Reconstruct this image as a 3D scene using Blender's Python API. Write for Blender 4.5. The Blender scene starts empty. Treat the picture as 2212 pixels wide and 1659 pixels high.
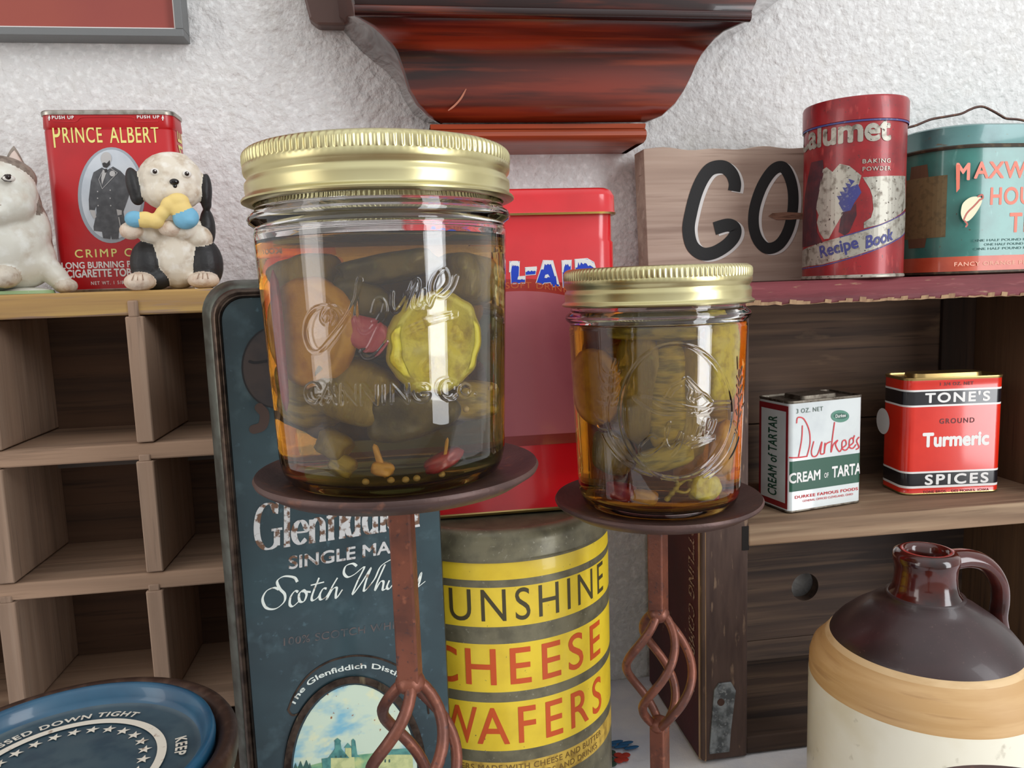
import bpy, bmesh, math, random
from mathutils import Vector, Matrix, Euler

# ---------------------------------------------------------------- camera, light, exposure
sc = bpy.context.scene
COL = sc.collection
R = math.radians
random.seed(7)

FPX, CU, CV = 1660.0, 1106.0, 829.5          # focal length and centre of the 2212 x 1659 frame
CAM = Vector((0.0, 0.0, 0.29))               # the eye, 29 cm above the table top (z = 0)
_dn = Vector((1550 - CU, 14000 - CV, FPX)).normalized()
_rt = Vector((13100 - CU, 216 - CV, FPX))
_rt = (_rt - _dn * _rt.dot(_dn)).normalized()
_X, _Z = _rt, -_dn
_Y = _Z.cross(_X)
if _Y.z < 0:
    _Y = -_Y
CM = Matrix((_X, _Y, _Z))                    # camera (right, down, forward) -> world

cam = bpy.data.cameras.new('camera')
cam.sensor_width = 36.0
cam.lens = 36.0 * FPX / 2212.0
cam.clip_start = 0.01
cam_o = bpy.data.objects.new('camera', cam)
COL.objects.link(cam_o)
_r, _u, _b = CM.col[0], -CM.col[1], -CM.col[2]
cam_o.matrix_world = Matrix(((_r[0], _u[0], _b[0], CAM[0]), (_r[1], _u[1], _b[1], CAM[1]),
                             (_r[2], _u[2], _b[2], CAM[2]), (0, 0, 0, 1)))
sc.camera = cam_o

sc.view_settings.view_transform = 'Standard'
sc.view_settings.look = 'None'
sc.view_settings.gamma = 1.0
sc.view_settings.use_curve_mapping = False
sc.view_settings.exposure = 0.12
sc.cycles.use_denoising = True
sc.cycles.max_bounces = 16
sc.cycles.transmission_bounces = 14
sc.cycles.transparent_max_bounces = 16
sc.cycles.caustics_refractive = True
sc.cycles.caustics_reflective = False
sc.cycles.blur_glossy = 0.6
sc.cycles.sample_clamp_indirect = 12.0


def srgb(c):
    out = []
    for v in c[:3]:
        v = v / 255.0
        out.append(v / 12.92 if v <= 0.04045 else ((v + 0.055) / 1.055) ** 2.4)
    return (out[0], out[1], out[2], 1.0)


# room tone: light walls all round, a brighter ceiling, a darker floor
world = bpy.data.worlds.new('room')
sc.world = world
world.use_nodes = True
wn, wl = world.node_tree.nodes, world.node_tree.links
bg = wn['Background']
tc = wn.new('ShaderNodeTexCoord')
sx = wn.new('ShaderNodeSeparateXYZ')
wl.new(tc.outputs['Generated'], sx.inputs[0])
rz = wn.new('ShaderNodeValToRGB')
mr = wn.new('ShaderNodeMapRange')
mr.inputs[1].default_value = -1.0
mr.inputs[2].default_value = 1.0
wl.new(sx.outputs['Z'], mr.inputs[0])
wl.new(mr.outputs[0], rz.inputs[0])
cr = rz.color_ramp
cr.elements[0].position = 0.0
cr.elements[0].color = (0.13, 0.11, 0.10, 1)
cr.elements[1].position = 1.0
cr.elements[1].color = (0.70, 0.72, 0.74, 1)
for pos, c in ((0.34, (0.24, 0.22, 0.205, 1)), (0.50, (0.36, 0.35, 0.345, 1)), (0.68, (0.42, 0.42, 0.42, 1))):
    e = cr.elements.new(pos)
    e.color = c
wl.new(rz.outputs[0], bg.inputs['Color'])
bg.inputs['Strength'].default_value = 1.6


def area(name, loc, target, w, h, power, color):
    l = bpy.data.lights.new(name, 'AREA')
    l.shape = 'RECTANGLE'
    l.size, l.size_y = w, h
    l.energy = power
    l.color = color
    o = bpy.data.objects.new(name, l)
    COL.objects.link(o)
    d = (Vector(target) - Vector(loc)).normalized()
    o.location = loc
    o.rotation_euler = d.to_track_quat('-Z', 'Y').to_euler()
    return o


# the daylit window behind the right shoulder, and an added weak fill lamp far to the left
area('window_light', (1.42, -1.02, 0.66), (0.05, 0.35, 0.27), 0.62, 1.9, 27.0, (0.94, 0.97, 1.0))
area('left_fill_light', (-1.9, -0.62, 0.62), (0.0, 0.4, 0.2), 0.7, 1.6, 10.0, (1.0, 0.96, 0.93))

# ---------------------------------------------------------------- pixel -> place


def ray(u, v):
    return CM @ Vector(((u - CU) / FPX, (v - CV) / FPX, 1.0))


def at(u, v, y):
    d = ray(u, v)
    return CAM + d * (y / d.y)


def atz(u, v, z):
    d = ray(u, v)
    return CAM + d * ((z - CAM.z) / d.z)


# ---------------------------------------------------------------- mesh builder


class MB:
    def __init__(self):
        self.v, self.f, self.m = [], [], []

    def add(self, verts, faces, m=0):
        b = len(self.v)
        self.v += [tuple(p) for p in verts]
        for f in faces:
            self.f.append([i + b for i in f])
            self.m.append(m)
        return self

    def box(self, x0, x1, y0, y1, z0, z1, m=0, M=None):
        vs = [Vector((x, y, z)) for z in (z0, z1) for y in (y0, y1) for x in (x0, x1)]
        if M is not None:
            vs = [M @ p for p in vs]
        return self.add(vs, [(0, 2, 3, 1), (4, 5, 7, 6), (0, 1, 5, 4), (2, 6, 7, 3), (0, 4, 6, 2), (1, 3, 7, 5)], m)

    def loft(self, loops, ms=0, cap0=True, cap1=True, closed=True, mc0=None, mc1=None):
        n = len(loops[0])
        b = len(self.v)
        for lp in loops:
            self.v += [tuple(p) for p in lp]
        for k in range(len(loops) - 1):
            mm = ms[k] if isinstance(ms, (list, tuple)) else ms
            for i in range(n if closed else n - 1):
                j = (i + 1) % n
                self.f.append([b + k * n + i, b + k * n + j, b + (k + 1) * n + j, b + (k + 1) * n + i])
                self.m.append(mm)
        m0 = ms[0] if isinstance(ms, (list, tuple)) else ms
        m1 = ms[-1] if isinstance(ms, (list, tuple)) else ms
        if cap0:
            self.f.append([b + i for i in range(n)][::-1])
            self.m.append(m0 if mc0 is None else mc0)
        if cap1:
            self.f.append([b + (len(loops) - 1) * n + i for i in range(n)])
            self.m.append(m1 if mc1 is None else mc1)
        return self

    def lathe(self, prof, n=64, ms=0, c=(0, 0, 0), rib=None):
        """prof: (r, z) bottom to top, outward; r == 0 closes. rib(z, phi) -> extra radius."""
        b = len(self.v)
        rows = []
        for r, z in prof:
            if r <= 1e-7:
                rows.append([len(self.v)])
                self.v.append((c[0], c[1], c[2] + z))
            else:
                row = []
                for i in range(n):
                    a = 2 * math.pi * i / n
                    rr = r + (rib(z, a) if rib else 0.0)
                    row.append(len(self.v))
                    self.v.append((c[0] + rr * math.sin(a), c[1] - rr * math.cos(a), c[2] + z))
                rows.append(row)
        for k in range(len(rows) - 1):
            A, B = rows[k], rows[k + 1]
            mm = ms[k] if isinstance(ms, (list, tuple)) else ms
            for i in range(n):
                j = (i + 1) % n
                if len(A) == 1 and len(B) == 1:
                    continue
                if len(A) == 1:
                    self.f.append([A[0], B[j], B[i]])
                elif len(B) == 1:
                    self.f.append([A[i], A[j], B[0]])
                else:
                    self.f.append([A[i], A[j], B[j], B[i]])
                self.m.append(mm)
        return self

    def tube(self, path, r, n=10, m=0, closed=False, square=0.0, flat=1.0, caps=True):
        P = [Vector(p) for p in path]
        N = len(P)
        T = []
        for i in range(N):
            a = P[(i - 1) % N] if (closed or i) else P[i]
            c = P[(i + 1) % N] if (closed or i < N - 1) else P[i]
            T.append((c - a).normalized())
        up = Vector((0, 0, 1)) if abs(T[0].z) < 0.9 else Vector((1, 0, 0))
        nrm = (up - T[0] * up.dot(T[0])).normalized()
        loops = []
        for i in range(N):
            nrm = (nrm - T[i] * nrm.dot(T[i])).normalized()
            bi = T[i].cross(nrm)
            rr = r[i] if isinstance(r, (list, tuple)) else r
            lp = []
            for k in range(n):
                a = 2 * math.pi * k / n + square
                lp.append(P[i] + nrm * (rr * math.cos(a)) + bi * (rr * flat * math.sin(a)))
            loops.append(lp)
        if closed:
            loops.append(loops[0])
            return self.loft(loops, m, False, False)
        return self.loft(loops, m, caps, caps)

    def ball(self, c, rad, rot=(0, 0, 0), m=0, nu=20, nv=12):
        M = Matrix.Translation(c) @ Euler(rot).to_matrix().to_4x4()
        rad = (rad, rad, rad) if isinstance(rad, (int, float)) else rad
        vs, fs = [], []
        vs.append(M @ Vector((0, 0, -rad[2])))
        for j in range(1, nv):
            t = -math.pi / 2 + math.pi * j / nv
            for i in range(nu):
                a = 2 * math.pi * i / nu
                vs.append(M @ Vector((rad[0] * math.cos(t) * math.cos(a), rad[1] * math.cos(t) * math.sin(a), rad[2] * math.sin(t))))
        vs.append(M @ Vector((0, 0, rad[2])))
        for i in range(nu):
            fs.append((0, 1 + (i + 1) % nu, 1 + i))
            fs.append((len(vs) - 1, 1 + (nv - 2) * nu + i, 1 + (nv - 2) * nu + (i + 1) % nu))
        for j in range(nv - 2):
            for i in range(nu):
                a, b2 = 1 + j * nu + i, 1 + j * nu + (i + 1) % nu
                fs.append((a, b2, b2 + nu, a + nu))
        return self.add(vs, fs, m)


def obj(name, mb, mats, parent=None, smooth=35, bevel=0.0, loc=None, rot=None, fix=True):
    me = bpy.data.meshes.new(name)
    me.from_pydata(mb.v, [], mb.f)
    mats = mats if isinstance(mats, (list, tuple)) else [mats]
    for m in mats:
        me.materials.append(m)
    for p, mi in zip(me.polygons, mb.m):
        p.material_index = mi
    if fix:
        bm = bmesh.new()
        bm.from_mesh(me)
        bmesh.ops.recalc_face_normals(bm, faces=bm.faces)
        bm.to_mesh(me)
        bm.free()
    if smooth:
        me.shade_smooth()
        if smooth < 180:
            me.set_sharp_from_angle(angle=R(smooth))
    o = bpy.data.objects.new(name, me)
    COL.objects.link(o)
    if loc is not None:
        o.location = loc
    if rot is not None:
        o.rotation_euler = rot
    if bevel:
        b = o.modifiers.new('bevel', 'BEVEL')
        b.width = bevel
        b.segments = 2
        b.limit_method = 'ANGLE'
        b.angle_limit = R(40)
    if parent is not None:
        o.parent = parent
    return o


def tag(o, label, cat, group=None, kind=None):
    o['label'] = label
    o['category'] = cat
    if group:
        o['group'] = group
    if kind:
        o['kind'] = kind
    return o


def thing(name, label, cat, loc=(0, 0, 0), rotz=0.0, group=None):
    o = bpy.data.objects.new(name, None)
    o.empty_display_size = 0.02
    COL.objects.link(o)
    o.location = loc
    o.rotation_euler = (0, 0, rotz)
    return tag(o, label, cat, group)


def mat_of(o):
    return Matrix.Translation(o.location) @ o.rotation_euler.to_matrix().to_4x4()


def structure(o):
    o['kind'] = 'structure'
    return o


def rr(w, d, r, n=6, cx=0.0, cy=0.0):
    """rounded rectangle, counter-clockwise"""
    r = max(min(r, w / 2 - 1e-5, d / 2 - 1e-5), 1e-5)
    out = []
    for sx_, sy_, a0 in ((1, -1, -90), (1, 1, 0), (-1, 1, 90), (-1, -1, 180)):
        for k in range(n + 1):
            a = R(a0 + 90 * k / n)
            out.append((cx + sx_ * (w / 2 - r) + r * math.cos(a), cy + sy_ * (d / 2 - r) + r * math.sin(a)))
    return out


def rloop(w, d, r, z, inset=0.0, n=6):
    return [(x, y, z) for x, y in rr(w - 2 * inset, d - 2 * inset, max(r - inset, 1e-5), n)]


def smoothpath(pts, sub=6, closed=False):
    P = [Vector(p) for p in pts]
    n = len(P)
    if n < 3:
        return P
    out = []
    rng = n if closed else n - 1
    for i in range(rng):
        p0 = P[(i - 1) % n] if closed or i > 0 else P[i]
        p1, p2 = P[i], P[(i + 1) % n]
        p3 = P[(i + 2) % n] if closed or i + 2 < n else p2
        for k in range(sub):
            t = k / sub
            out.append(0.5 * ((2 * p1) + (p2 - p0) * t + (2 * p0 - 5 * p1 + 4 * p2 - p3) * t * t + (3 * p1 - p0 - 3 * p2 + p3) * t ** 3))
    if not closed:
        out.append(P[-1])
    return out


# ---------------------------------------------------------------- materials


def mat(name, col, rough=0.5, metal=0.0, coat=0.0, layers=(), bump=None, bumps=(), rlayers=None, spec=0.5, off=1.3):
    """layers: (colour, scale xyz or float, lo, hi, detail[, metal]) mixed over the base by noise in object space."""
    m = bpy.data.materials.new(name)
    m.use_nodes = True
    nt = m.node_tree
    N, L = nt.nodes, nt.links
    p = N['Principled BSDF']
    p.inputs['Base Color'].default_value = srgb(col)
    p.inputs['Roughness'].default_value = rough
    p.inputs['Metallic'].default_value = metal
    p.inputs['Coat Weight'].default_value = coat
    p.inputs['Coat Roughness'].default_value = 0.08
    p.inputs['Specular IOR Level'].default_value = spec
    tcn = N.new('ShaderNodeTexCoord')

    def noise(scale, detail=4.0, dist=0.0, off=0.0):
        mp = N.new('ShaderNodeMapping')
        L.new(tcn.outputs['Object'], mp.inputs[0])
        s = scale if isinstance(scale, (tuple, list)) else (scale,) * 3
        mp.inputs['Scale'].default_value = s
        mp.inputs['Location'].default_value = (off, off * 1.7, off * 0.6)
        nz = N.new('ShaderNodeTexNoise')
        nz.inputs['Scale'].default_value = 1.0
        nz.inputs['Detail'].default_value = detail
        nz.inputs['Distortion'].default_value = dist
        L.new(mp.outputs[0], nz.inputs['Vector'])
        return nz.outputs['Fac']

    prev = None
    prevm = None
    for i, ly in enumerate(layers):
        c2, scale, lo, hi = ly[:4]
        detail = ly[4] if len(ly) > 4 else 4.0
        f = noise(scale, detail, 0.0, 3.1 * i + off)
        mrn = N.new('ShaderNodeMapRange')
        mrn.inputs[1].default_value = lo
        mrn.inputs[2].default_value = hi
        L.new(f, mrn.inputs[0])
        mx = N.new('ShaderNodeMix')
        mx.data_type = 'RGBA'
        L.new(mrn.outputs[0], mx.inputs['Factor'])
        if prev is None:
            mx.inputs['A'].default_value = srgb(col)
        else:
            L.new(prev, mx.inputs['A'])
        mx.inputs['B'].default_value = srgb(c2)
        prev = mx.outputs['Result']
        if len(ly) > 5:
            mm = N.new('ShaderNodeMix')
            mm.data_type = 'FLOAT'
            L.new(mrn.outputs[0], mm.inputs['Factor'])
            mm.inputs['A'].default_value = metal
            if prevm is not None:
                L.new(prevm, mm.inputs['A'])
            mm.inputs['B'].default_value = ly[5]
            prevm = mm.outputs['Result']
    if prev is not None:
        L.new(prev, p.inputs['Base Color'])
    if prevm is not None:
        L.new(prevm, p.inputs['Metallic'])
    if rlayers:
        scale, r0, r1 = rlayers
        f = noise(scale, 3.0, 0.0, 9.7)
        mrn = N.new('ShaderNodeMapRange')
        mrn.inputs[1].default_value = 0.35
        mrn.inputs[2].default_value = 0.65
        mrn.inputs[3].default_value = r0
        mrn.inputs[4].default_value = r1
        L.new(f, mrn.inputs[0])
        L.new(mrn.outputs[0], p.inputs['Roughness'])
    bl = list(bumps) + ([bump] if bump else [])
    pb = None
    for i, (scale, strength, dist) in enumerate(bl):
        f = noise(scale, 3.0, 0.0, 5.5 + i)
        b = N.new('ShaderNodeBump')
        b.inputs['Strength'].default_value = strength
        b.inputs['Distance'].default_value = dist
        L.new(f, b.inputs['Height'])
        if pb is not None:
            L.new(pb, b.inputs['Normal'])
        pb = b.outputs['Normal']
    if pb is not None:
        L.new(pb, p.inputs['Normal'])
    return m


def glass(name, ior=1.5, col=(255, 255, 255), rough=0.0, absorb=None):
    m = bpy.data.materials.new(name)
    m.use_nodes = True
    N, L = m.node_tree.nodes, m.node_tree.links
    p = N['Principled BSDF']
    p.inputs['Base Color'].default_value = srgb(col)
    p.inputs['Roughness'].default_value = rough
    p.inputs['IOR'].default_value = ior
    p.inputs['Transmission Weight'].default_value = 1.0
    if absorb:
        va = N.new('ShaderNodeVolumeAbsorption')
        va.inputs['Color'].default_value = (*absorb[0], 1)
        va.inputs['Density'].default_value = absorb[1]
        L.new(va.outputs[0], N['Material Output'].inputs['Volume'])
    return m


def wood(name, c, dark, light, axis='x', rough=0.75, coat=0.0, sc_=1.0, contrast=1.0, extra=()):
    k = {'x': (6, 160, 160), 'y': (160, 6, 160), 'z': (160, 160, 6)}[axis]
    k2 = {'x': (3, 55, 55), 'y': (55, 3, 55), 'z': (55, 55, 3)}[axis]
    k = tuple(a * sc_ for a in k)
    k2 = tuple(a * sc_ for a in k2)
    return mat(name, c, rough, coat=coat,
               layers=[(dark, k2, 0.45, 0.45 + 0.25 / contrast, 5), (light, k, 0.5, 0.5 + 0.3 / contrast, 6),
                       (dark, tuple(a * 2.3 for a in k), 0.58, 0.75, 5)] + list(extra),
               bumps=[(k, 0.35, 0.0008), (tuple(a * 2.5 for a in k), 0.3, 0.0004)])


# ---------------------------------------------------------------- lettering
_tc = {}


def text2d(s, bold=0.0, shear=0.0, spacing=1.0):
    key = (s, bold, shear, spacing)
    if key in _tc:
        return _tc[key]
    cu = bpy.data.curves.new('t', 'FONT')
    cu.body = s
    cu.shear = shear
    cu.space_character = spacing
    cu.resolution_u = 5
    cu.fill_mode = 'FRONT'
    o = bpy.data.objects.new('t', cu)
    COL.objects.link(o)
    dg = bpy.context.evaluated_depsgraph_get()
    dg.update()
    me = bpy.data.meshes.new_from_object(o.evaluated_get(dg), depsgraph=dg)
    vs = [(p.co.x, p.co.y) for p in me.vertices]
    fs = [tuple(f.vertices) for f in me.polygons]
    bpy.data.objects.remove(o)
    bpy.data.meshes.remove(me)
    bpy.data.curves.remove(cu)
    if bold > 0:      # heavier strokes: the same letters laid down again a hair to each side
        v0, f0 = vs, fs
        vs, fs = [], []
        for k in range(8):
            dx, dy = bold * math.cos(k * math.pi / 4), bold * math.sin(k * math.pi / 4)
            b = len(vs)
            vs += [(p[0] + dx, p[1] + dy) for p in v0]
            fs += [tuple(i + b for i in f) for f in f0]
    x0 = min(p[0] for p in vs)
    x1 = max(p[0] for p in vs)
    y0 = min(p[1] for p in vs)
    y1 = max(p[1] for p in vs)
    vs = [((p[0] - x0) / (x1 - x0), (p[1] - y0) / (y1 - y0)) for p in vs]
    _tc[key] = (vs, fs)
    return vs, fs


class Flat:
    """the printed plane y = yl of a thing; s runs right, t runs up"""

    def __init__(self, o, yl, eps=0.00012):
        self.M, self.yl, self.eps = mat_of(o), yl, eps
        self.I = self.M.inverted()

    def loc(self, u, v):
        p = self.I @ CAM
        d = self.I.to_3x3() @ ray(u, v)
        q = p + d * ((self.yl - p.y) / d.y)
        return Vector((q.x, q.z))

    def pos(self, s, t):
        return (s, self.yl - self.eps, t)

    curved = False


class Round:
    """the printed side of a round thing (radius r about its own z axis)"""

    def __init__(self, o, r, eps=0.00012, rz=None):
        self.M, self.r, self.eps = mat_of(o), r, eps
        self.I = self.M.inverted()
        self.rz = rz

    def loc(self, u, v):
        p = self.I @ CAM
        d = self.I.to_3x3() @ ray(u, v)
        r = self.r
        for _ in range(4):
            a = d.x ** 2 + d.y ** 2
            b = 2 * (p.x * d.x + p.y * d.y)
            c = p.x ** 2 + p.y ** 2 - r * r
            disc = b * b - 4 * a * c
            t = (-b - math.sqrt(max(disc, 0.0))) / (2 * a)
            q = p + d * t
            if not self.rz:
                break
            r = self.rz(q.z)
        return Vector((self.r * math.atan2(q.x, -q.y), q.z))

    def pos(self, s, t):
        a = s / self.r
        rr_ = (self.rz(t) if self.rz else self.r) + self.eps
        return (rr_ * math.sin(a), -rr_ * math.cos(a), t)

    curved = True


class WrapFlat(Flat):
    """a printed front that carries on round both upright corners of a tin"""
    curved = True

    def __init__(self, o, w, d, r, eps=0.00015):
        Flat.__init__(self, o, -d / 2, eps)
        self.w, self.d, self.r = w, d, r

    def pos(self, s, t):
        f = self.w / 2 - self.r
        if abs(s) <= f:
            return (s, self.yl - self.eps, t)
        sg = 1 if s > 0 else -1
        a = (abs(s) - f) / self.r
        if a <= math.pi / 2:
            return (sg * (f + (self.r + self.eps) * math.sin(a)), self.yl + self.r - (self.r + self.eps) * math.cos(a), t)
        return (sg * (self.w / 2 + self.eps), self.yl + self.r + (abs(s) - f - self.r * math.pi / 2), t)


def print_mesh(mb, vs, fs, face, m=0):
    """vs: 2-D points already in face coordinates"""
    n8, f8 = len(vs) // 8, len(fs) // 8
    if n8 and f8 and len(vs) % 8 == 0 and len(fs) % 8 == 0 and tuple(fs[f8]) == tuple(i + n8 for i in fs[0]):
        e0 = face.eps         # heavier letters lie in eight hair-thin coats of ink
        for k in range(8):
            face.eps = e0 + 6e-6 * k
            print_mesh(mb, vs[k * n8:(k + 1) * n8], [tuple(i - k * n8 for i in f) for f in fs[k * f8:(k + 1) * f8]], face, m)
        face.eps = e0
        return
    if face.curved:
        bm = bmesh.new()
        bv = [bm.verts.new((x, y, 0)) for x, y in vs]
        for f in fs:
            try:
                bm.faces.new([bv[i] for i in f])
            except ValueError:
                pass
        x0 = min(p[0] for p in vs)
        x1 = max(p[0] for p in vs)
        step = face.r * R(5)
        x = x0 + step
        while x < x1:
            g = bm.verts[:] + bm.edges[:] + bm.faces[:]
            bmesh.ops.bisect_plane(bm, geom=g, plane_co=(x, 0, 0), plane_no=(1, 0, 0), dist=1e-7)
            x += step
        bm.verts.index_update()
        vs = [(w.co.x, w.co.y) for w in bm.verts]
        fs = [tuple(w.index for w in f.verts) for f in bm.faces]
        bm.free()
    mb.add([face.pos(x, y) for x, y in vs], fs, m)


def write(parent, face, s, BL, BR, TL, m, bold=0.0, shear=0.0, spacing=1.0, slope=False, name='lettering', label=None, mb=None, arc=0.0):
    """letters s whose box runs from pixel BL to BR along its foot and up to TL"""
    vs, fs = text2d(s, bold, shear, spacing)
    a, b, c = face.loc(*BL), face.loc(*BR), face.loc(*TL)
    if not slope:
        zm = (a.y + b.y) / 2
        h = c.y - a.y
        a = Vector((a.x, zm))
        b = Vector((b.x, zm))
        up = Vector((0, h))
    else:
        up = c - a
    ex = b - a
    pts = [tuple(a + ex * x + up * (y + arc * (1 - (2 * x - 1) ** 2))) for x, y in vs]
    mm = MB() if mb is None else mb
    print_mesh(mm, pts, fs, face)
    if mb is None:
        o = obj(name, mm, m, parent, smooth=0, fix=False)
        if label:
            o['label'] = label
        return o


def ribbon(mb, face, pts, w, m=0, sub=6, closed=False, nib=None, caps=True, px=True, taper=False):
    """a brush stroke through pixels (or face points); nib = (thick, thin, angle) for a broad pen"""
    q = [face.loc(*p) for p in pts] if px else [Vector(p) for p in pts]
    P = smoothpath([(p.x, p.y, 0) for p in q], sub, closed)
    n = len(P)
    L_, R_ = [], []
    for i in range(n):
        a = P[(i - 1) % n] if closed or i else P[i]
        b = P[(i + 1) % n] if closed or i < n - 1 else P[i]
        t = (b - a)
        t = t.normalized() if t.length > 1e-9 else Vector((1, 0, 0))
        nn = Vector((-t.y, t.x, 0))
        ww = w
        if nib:
            d = abs(math.sin(math.atan2(t.y, t.x) - nib[2]))
            ww = nib[1] + (nib[0] - nib[1]) * d ** 1.5
        if taper and not closed:
            e = min(i, n - 1 - i) / (n * 0.22)
            ww *= 0.35 + 0.65 * min(1.0, e)
        L_.append(P[i] + nn * ww / 2)
        R_.append(P[i] - nn * ww / 2)
    if closed:
        L_.append(L_[0])
        R_.append(R_[0])
    e0 = face.eps
    mb.coat = getattr(mb, 'coat', 0) + 1
    ns = len(L_) - 1
    for c0_ in range(0, ns, 6):
        c1_ = min(c0_ + 6, ns)
        cnt = c1_ - c0_ + 1
        mb.coat += 0.25
        face.eps = e0 + 5e-6 * mb.coat
        print_mesh(mb, [(p.x, p.y) for p in L_[c0_:c1_ + 1]] + [(p.x, p.y) for p in R_[c0_:c1_ + 1]],
                   [(i, i + 1, cnt + i + 1, cnt + i) for i in range(cnt - 1)], face, m)
    vs, fs = [], []
    if caps and not closed:
        for i, sgn in ((0, -1), (n - 1, 1)):
            c = P[i]
            a = L_[i] - c
            b0 = len(vs)
            k = 6
            for j in range(k + 1):
                ang = math.pi * j / k
                vs.append((c.x + a.x * math.cos(ang) + sgn * a.y * math.sin(ang), c.y + a.y * math.cos(ang) - sgn * a.x * math.sin(ang)))
            fs.append(tuple(range(b0, b0 + k + 1)))
    if fs:
        mb.coat += 0.25
        face.eps = e0 + 5e-6 * mb.coat
        print_mesh(mb, vs, fs, face, m)
    face.eps = e0


def patch(mb, face, pts, m=0, px=True, sub=0):
    """a filled printed shape"""
    q = [face.loc(*p) for p in pts] if px else [Vector(p) for p in pts]
    if sub:
        q = [Vector((p.x, p.y)) for p in smoothpath([(p.x, p.y, 0) for p in q], sub, True)]
    from mathutils.geometry import tessellate_polygon
    tri = tessellate_polygon([[Vector((p.x, p.y, 0)) for p in q]])
    print_mesh(mb, [(p.x, p.y) for p in q], [tuple(t) for t in tri], face, m)


def ell(cx, cy, rx, ry, n=48, a0=0.0, a1=360.0):
    return [(cx + rx * math.cos(R(a0 + (a1 - a0) * i / n)), cy + ry * math.sin(R(a0 + (a1 - a0) * i / n))) for i in range(n + (0 if a1 - a0 >= 360 else 1))]


def blob(name, parts, voxel, mats, parent=None, smooth_it=4):
    """one continuous body grown from overlapping ellipsoids: (centre, radii, rotation, material)"""
    mb = MB()
    for c, rad, rot, mi in parts:
        mb.ball(c, rad, rot, mi, 18, 12)
    me0 = bpy.data.meshes.new('b')
    me0.from_pydata(mb.v, [], mb.f)
    o0 = bpy.data.objects.new('b', me0)
    COL.objects.link(o0)
    md = o0.modifiers.new('r', 'REMESH')
    md.mode = 'VOXEL'
    md.voxel_size = voxel
    dg = bpy.context.evaluated_depsgraph_get()
    dg.update()
    me = bpy.data.meshes.new_from_object(o0.evaluated_get(dg), depsgraph=dg)
    bpy.data.objects.remove(o0)
    bpy.data.meshes.remove(me0)
    bm = bmesh.new()
    bm.from_mesh(me)
    for _ in range(smooth_it):
        bmesh.ops.smooth_vert(bm, verts=bm.verts, factor=0.5, use_axis_x=True, use_axis_y=True, use_axis_z=True)
    me.materials.clear()
    for m in mats:
        me.materials.append(m)
    inv = [(Matrix.Translation(c) @ Euler(rot).to_matrix().to_4x4()).inverted() for c, rad, rot, mi in parts]
    for f in bm.faces:
        ctr = f.calc_center_median()
        best, bi = 1e9, 0
        for k, (c, rad, rot, mi) in enumerate(parts):
            q = inv[k] @ ctr
            rd = (rad,) * 3 if isinstance(rad, (int, float)) else rad
            dd = (math.sqrt((q.x / rd[0]) ** 2 + (q.y / rd[1]) ** 2 + (q.z / rd[2]) ** 2) - 1) * min(rd)
            if dd < best:
                best, bi = dd, mi
        f.material_index = bi
        f.smooth = True
    bm.to_mesh(me)
    bm.free()
    me.name = name
    o = bpy.data.objects.new(name, me)
    COL.objects.link(o)
    if parent is not None:
        o.parent = parent
    return o

# ================================================================ the setting
YW = 0.522                                     # the plaster wall
plaster = mat('plaster', (218, 217, 215), 0.9, layers=[((214, 212, 208), 60, 0.5, 0.75), ((236, 236, 234), 260, 0.5, 0.7)],
              bumps=[(150, 0.9, 0.0028), (420, 0.5, 0.001)], spec=0.25)
mb = MB().box(-2.0, 2.0, YW, YW + 0.1, -0.75, 1.7)
structure(obj('wall_back', mb, plaster, smooth=0))
floorm = wood('floor_boards', (120, 90, 66), (84, 60, 44), (140, 108, 80), 'x', 0.5)
structure(obj('floor', MB().box(-2.0, 2.0, -1.6, YW, -0.77, -0.75), floorm, smooth=0))

# the table and its embroidered cloth
tw = wood('table_wood', (96, 66, 46), (64, 42, 30), (118, 84, 60), 'x', 0.5)
t = thing('table', 'wooden table under the white embroidered cloth against the plaster wall', 'table', (0, 0.25, -0.75))
obj('table_top', MB().box(-0.8, 0.8, -0.27, 0.268, 0.715, 0.747), tw, t, bevel=0.003)
for sx_ in (-1, 1):
    for sy_ in (-0.23, 0.235):
        obj('leg', MB().loft([rloop(0.05, 0.05, 0.006, 0.0, 0.012), rloop(0.05, 0.05, 0.006, 0.715)], 0),
            tw, t, loc=(sx_ * 0.74, sy_, 0))
cloth = mat('white_cloth', (236, 234, 236), 0.95, layers=[((214, 216, 226), 30, 0.45, 0.7)], bumps=[((900, 900, 900), 0.4, 0.0006), (40, 0.5, 0.004)], spec=0.1)
cb = MB()
nx, ny = 90, 40
for j in range(ny + 1):
    for i in range(nx + 1):
        x, y = -0.82 + 1.64 * i / nx, -0.02 + 0.5405 * j / ny
        cb.v.append((x, y, -0.0012 - 0.0006 * (1 + math.sin(x * 37 + y * 21)) - (0.0004 * math.sin(y * 60))))
for j in range(ny):
    for i in range(nx):
        a = j * (nx + 1) + i
        cb.f.append([a, a + 1, a + nx + 2, a + nx + 1])
        cb.m.append(0)
clo = tag(obj('tablecloth', cb, cloth, smooth=180), 'white tablecloth with blue red and green embroidered flowers under the tins', 'tablecloth')
sd = clo.modifiers.new('thick', 'SOLIDIFY')
sd.thickness = 0.0012
sd.offset = -1
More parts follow.
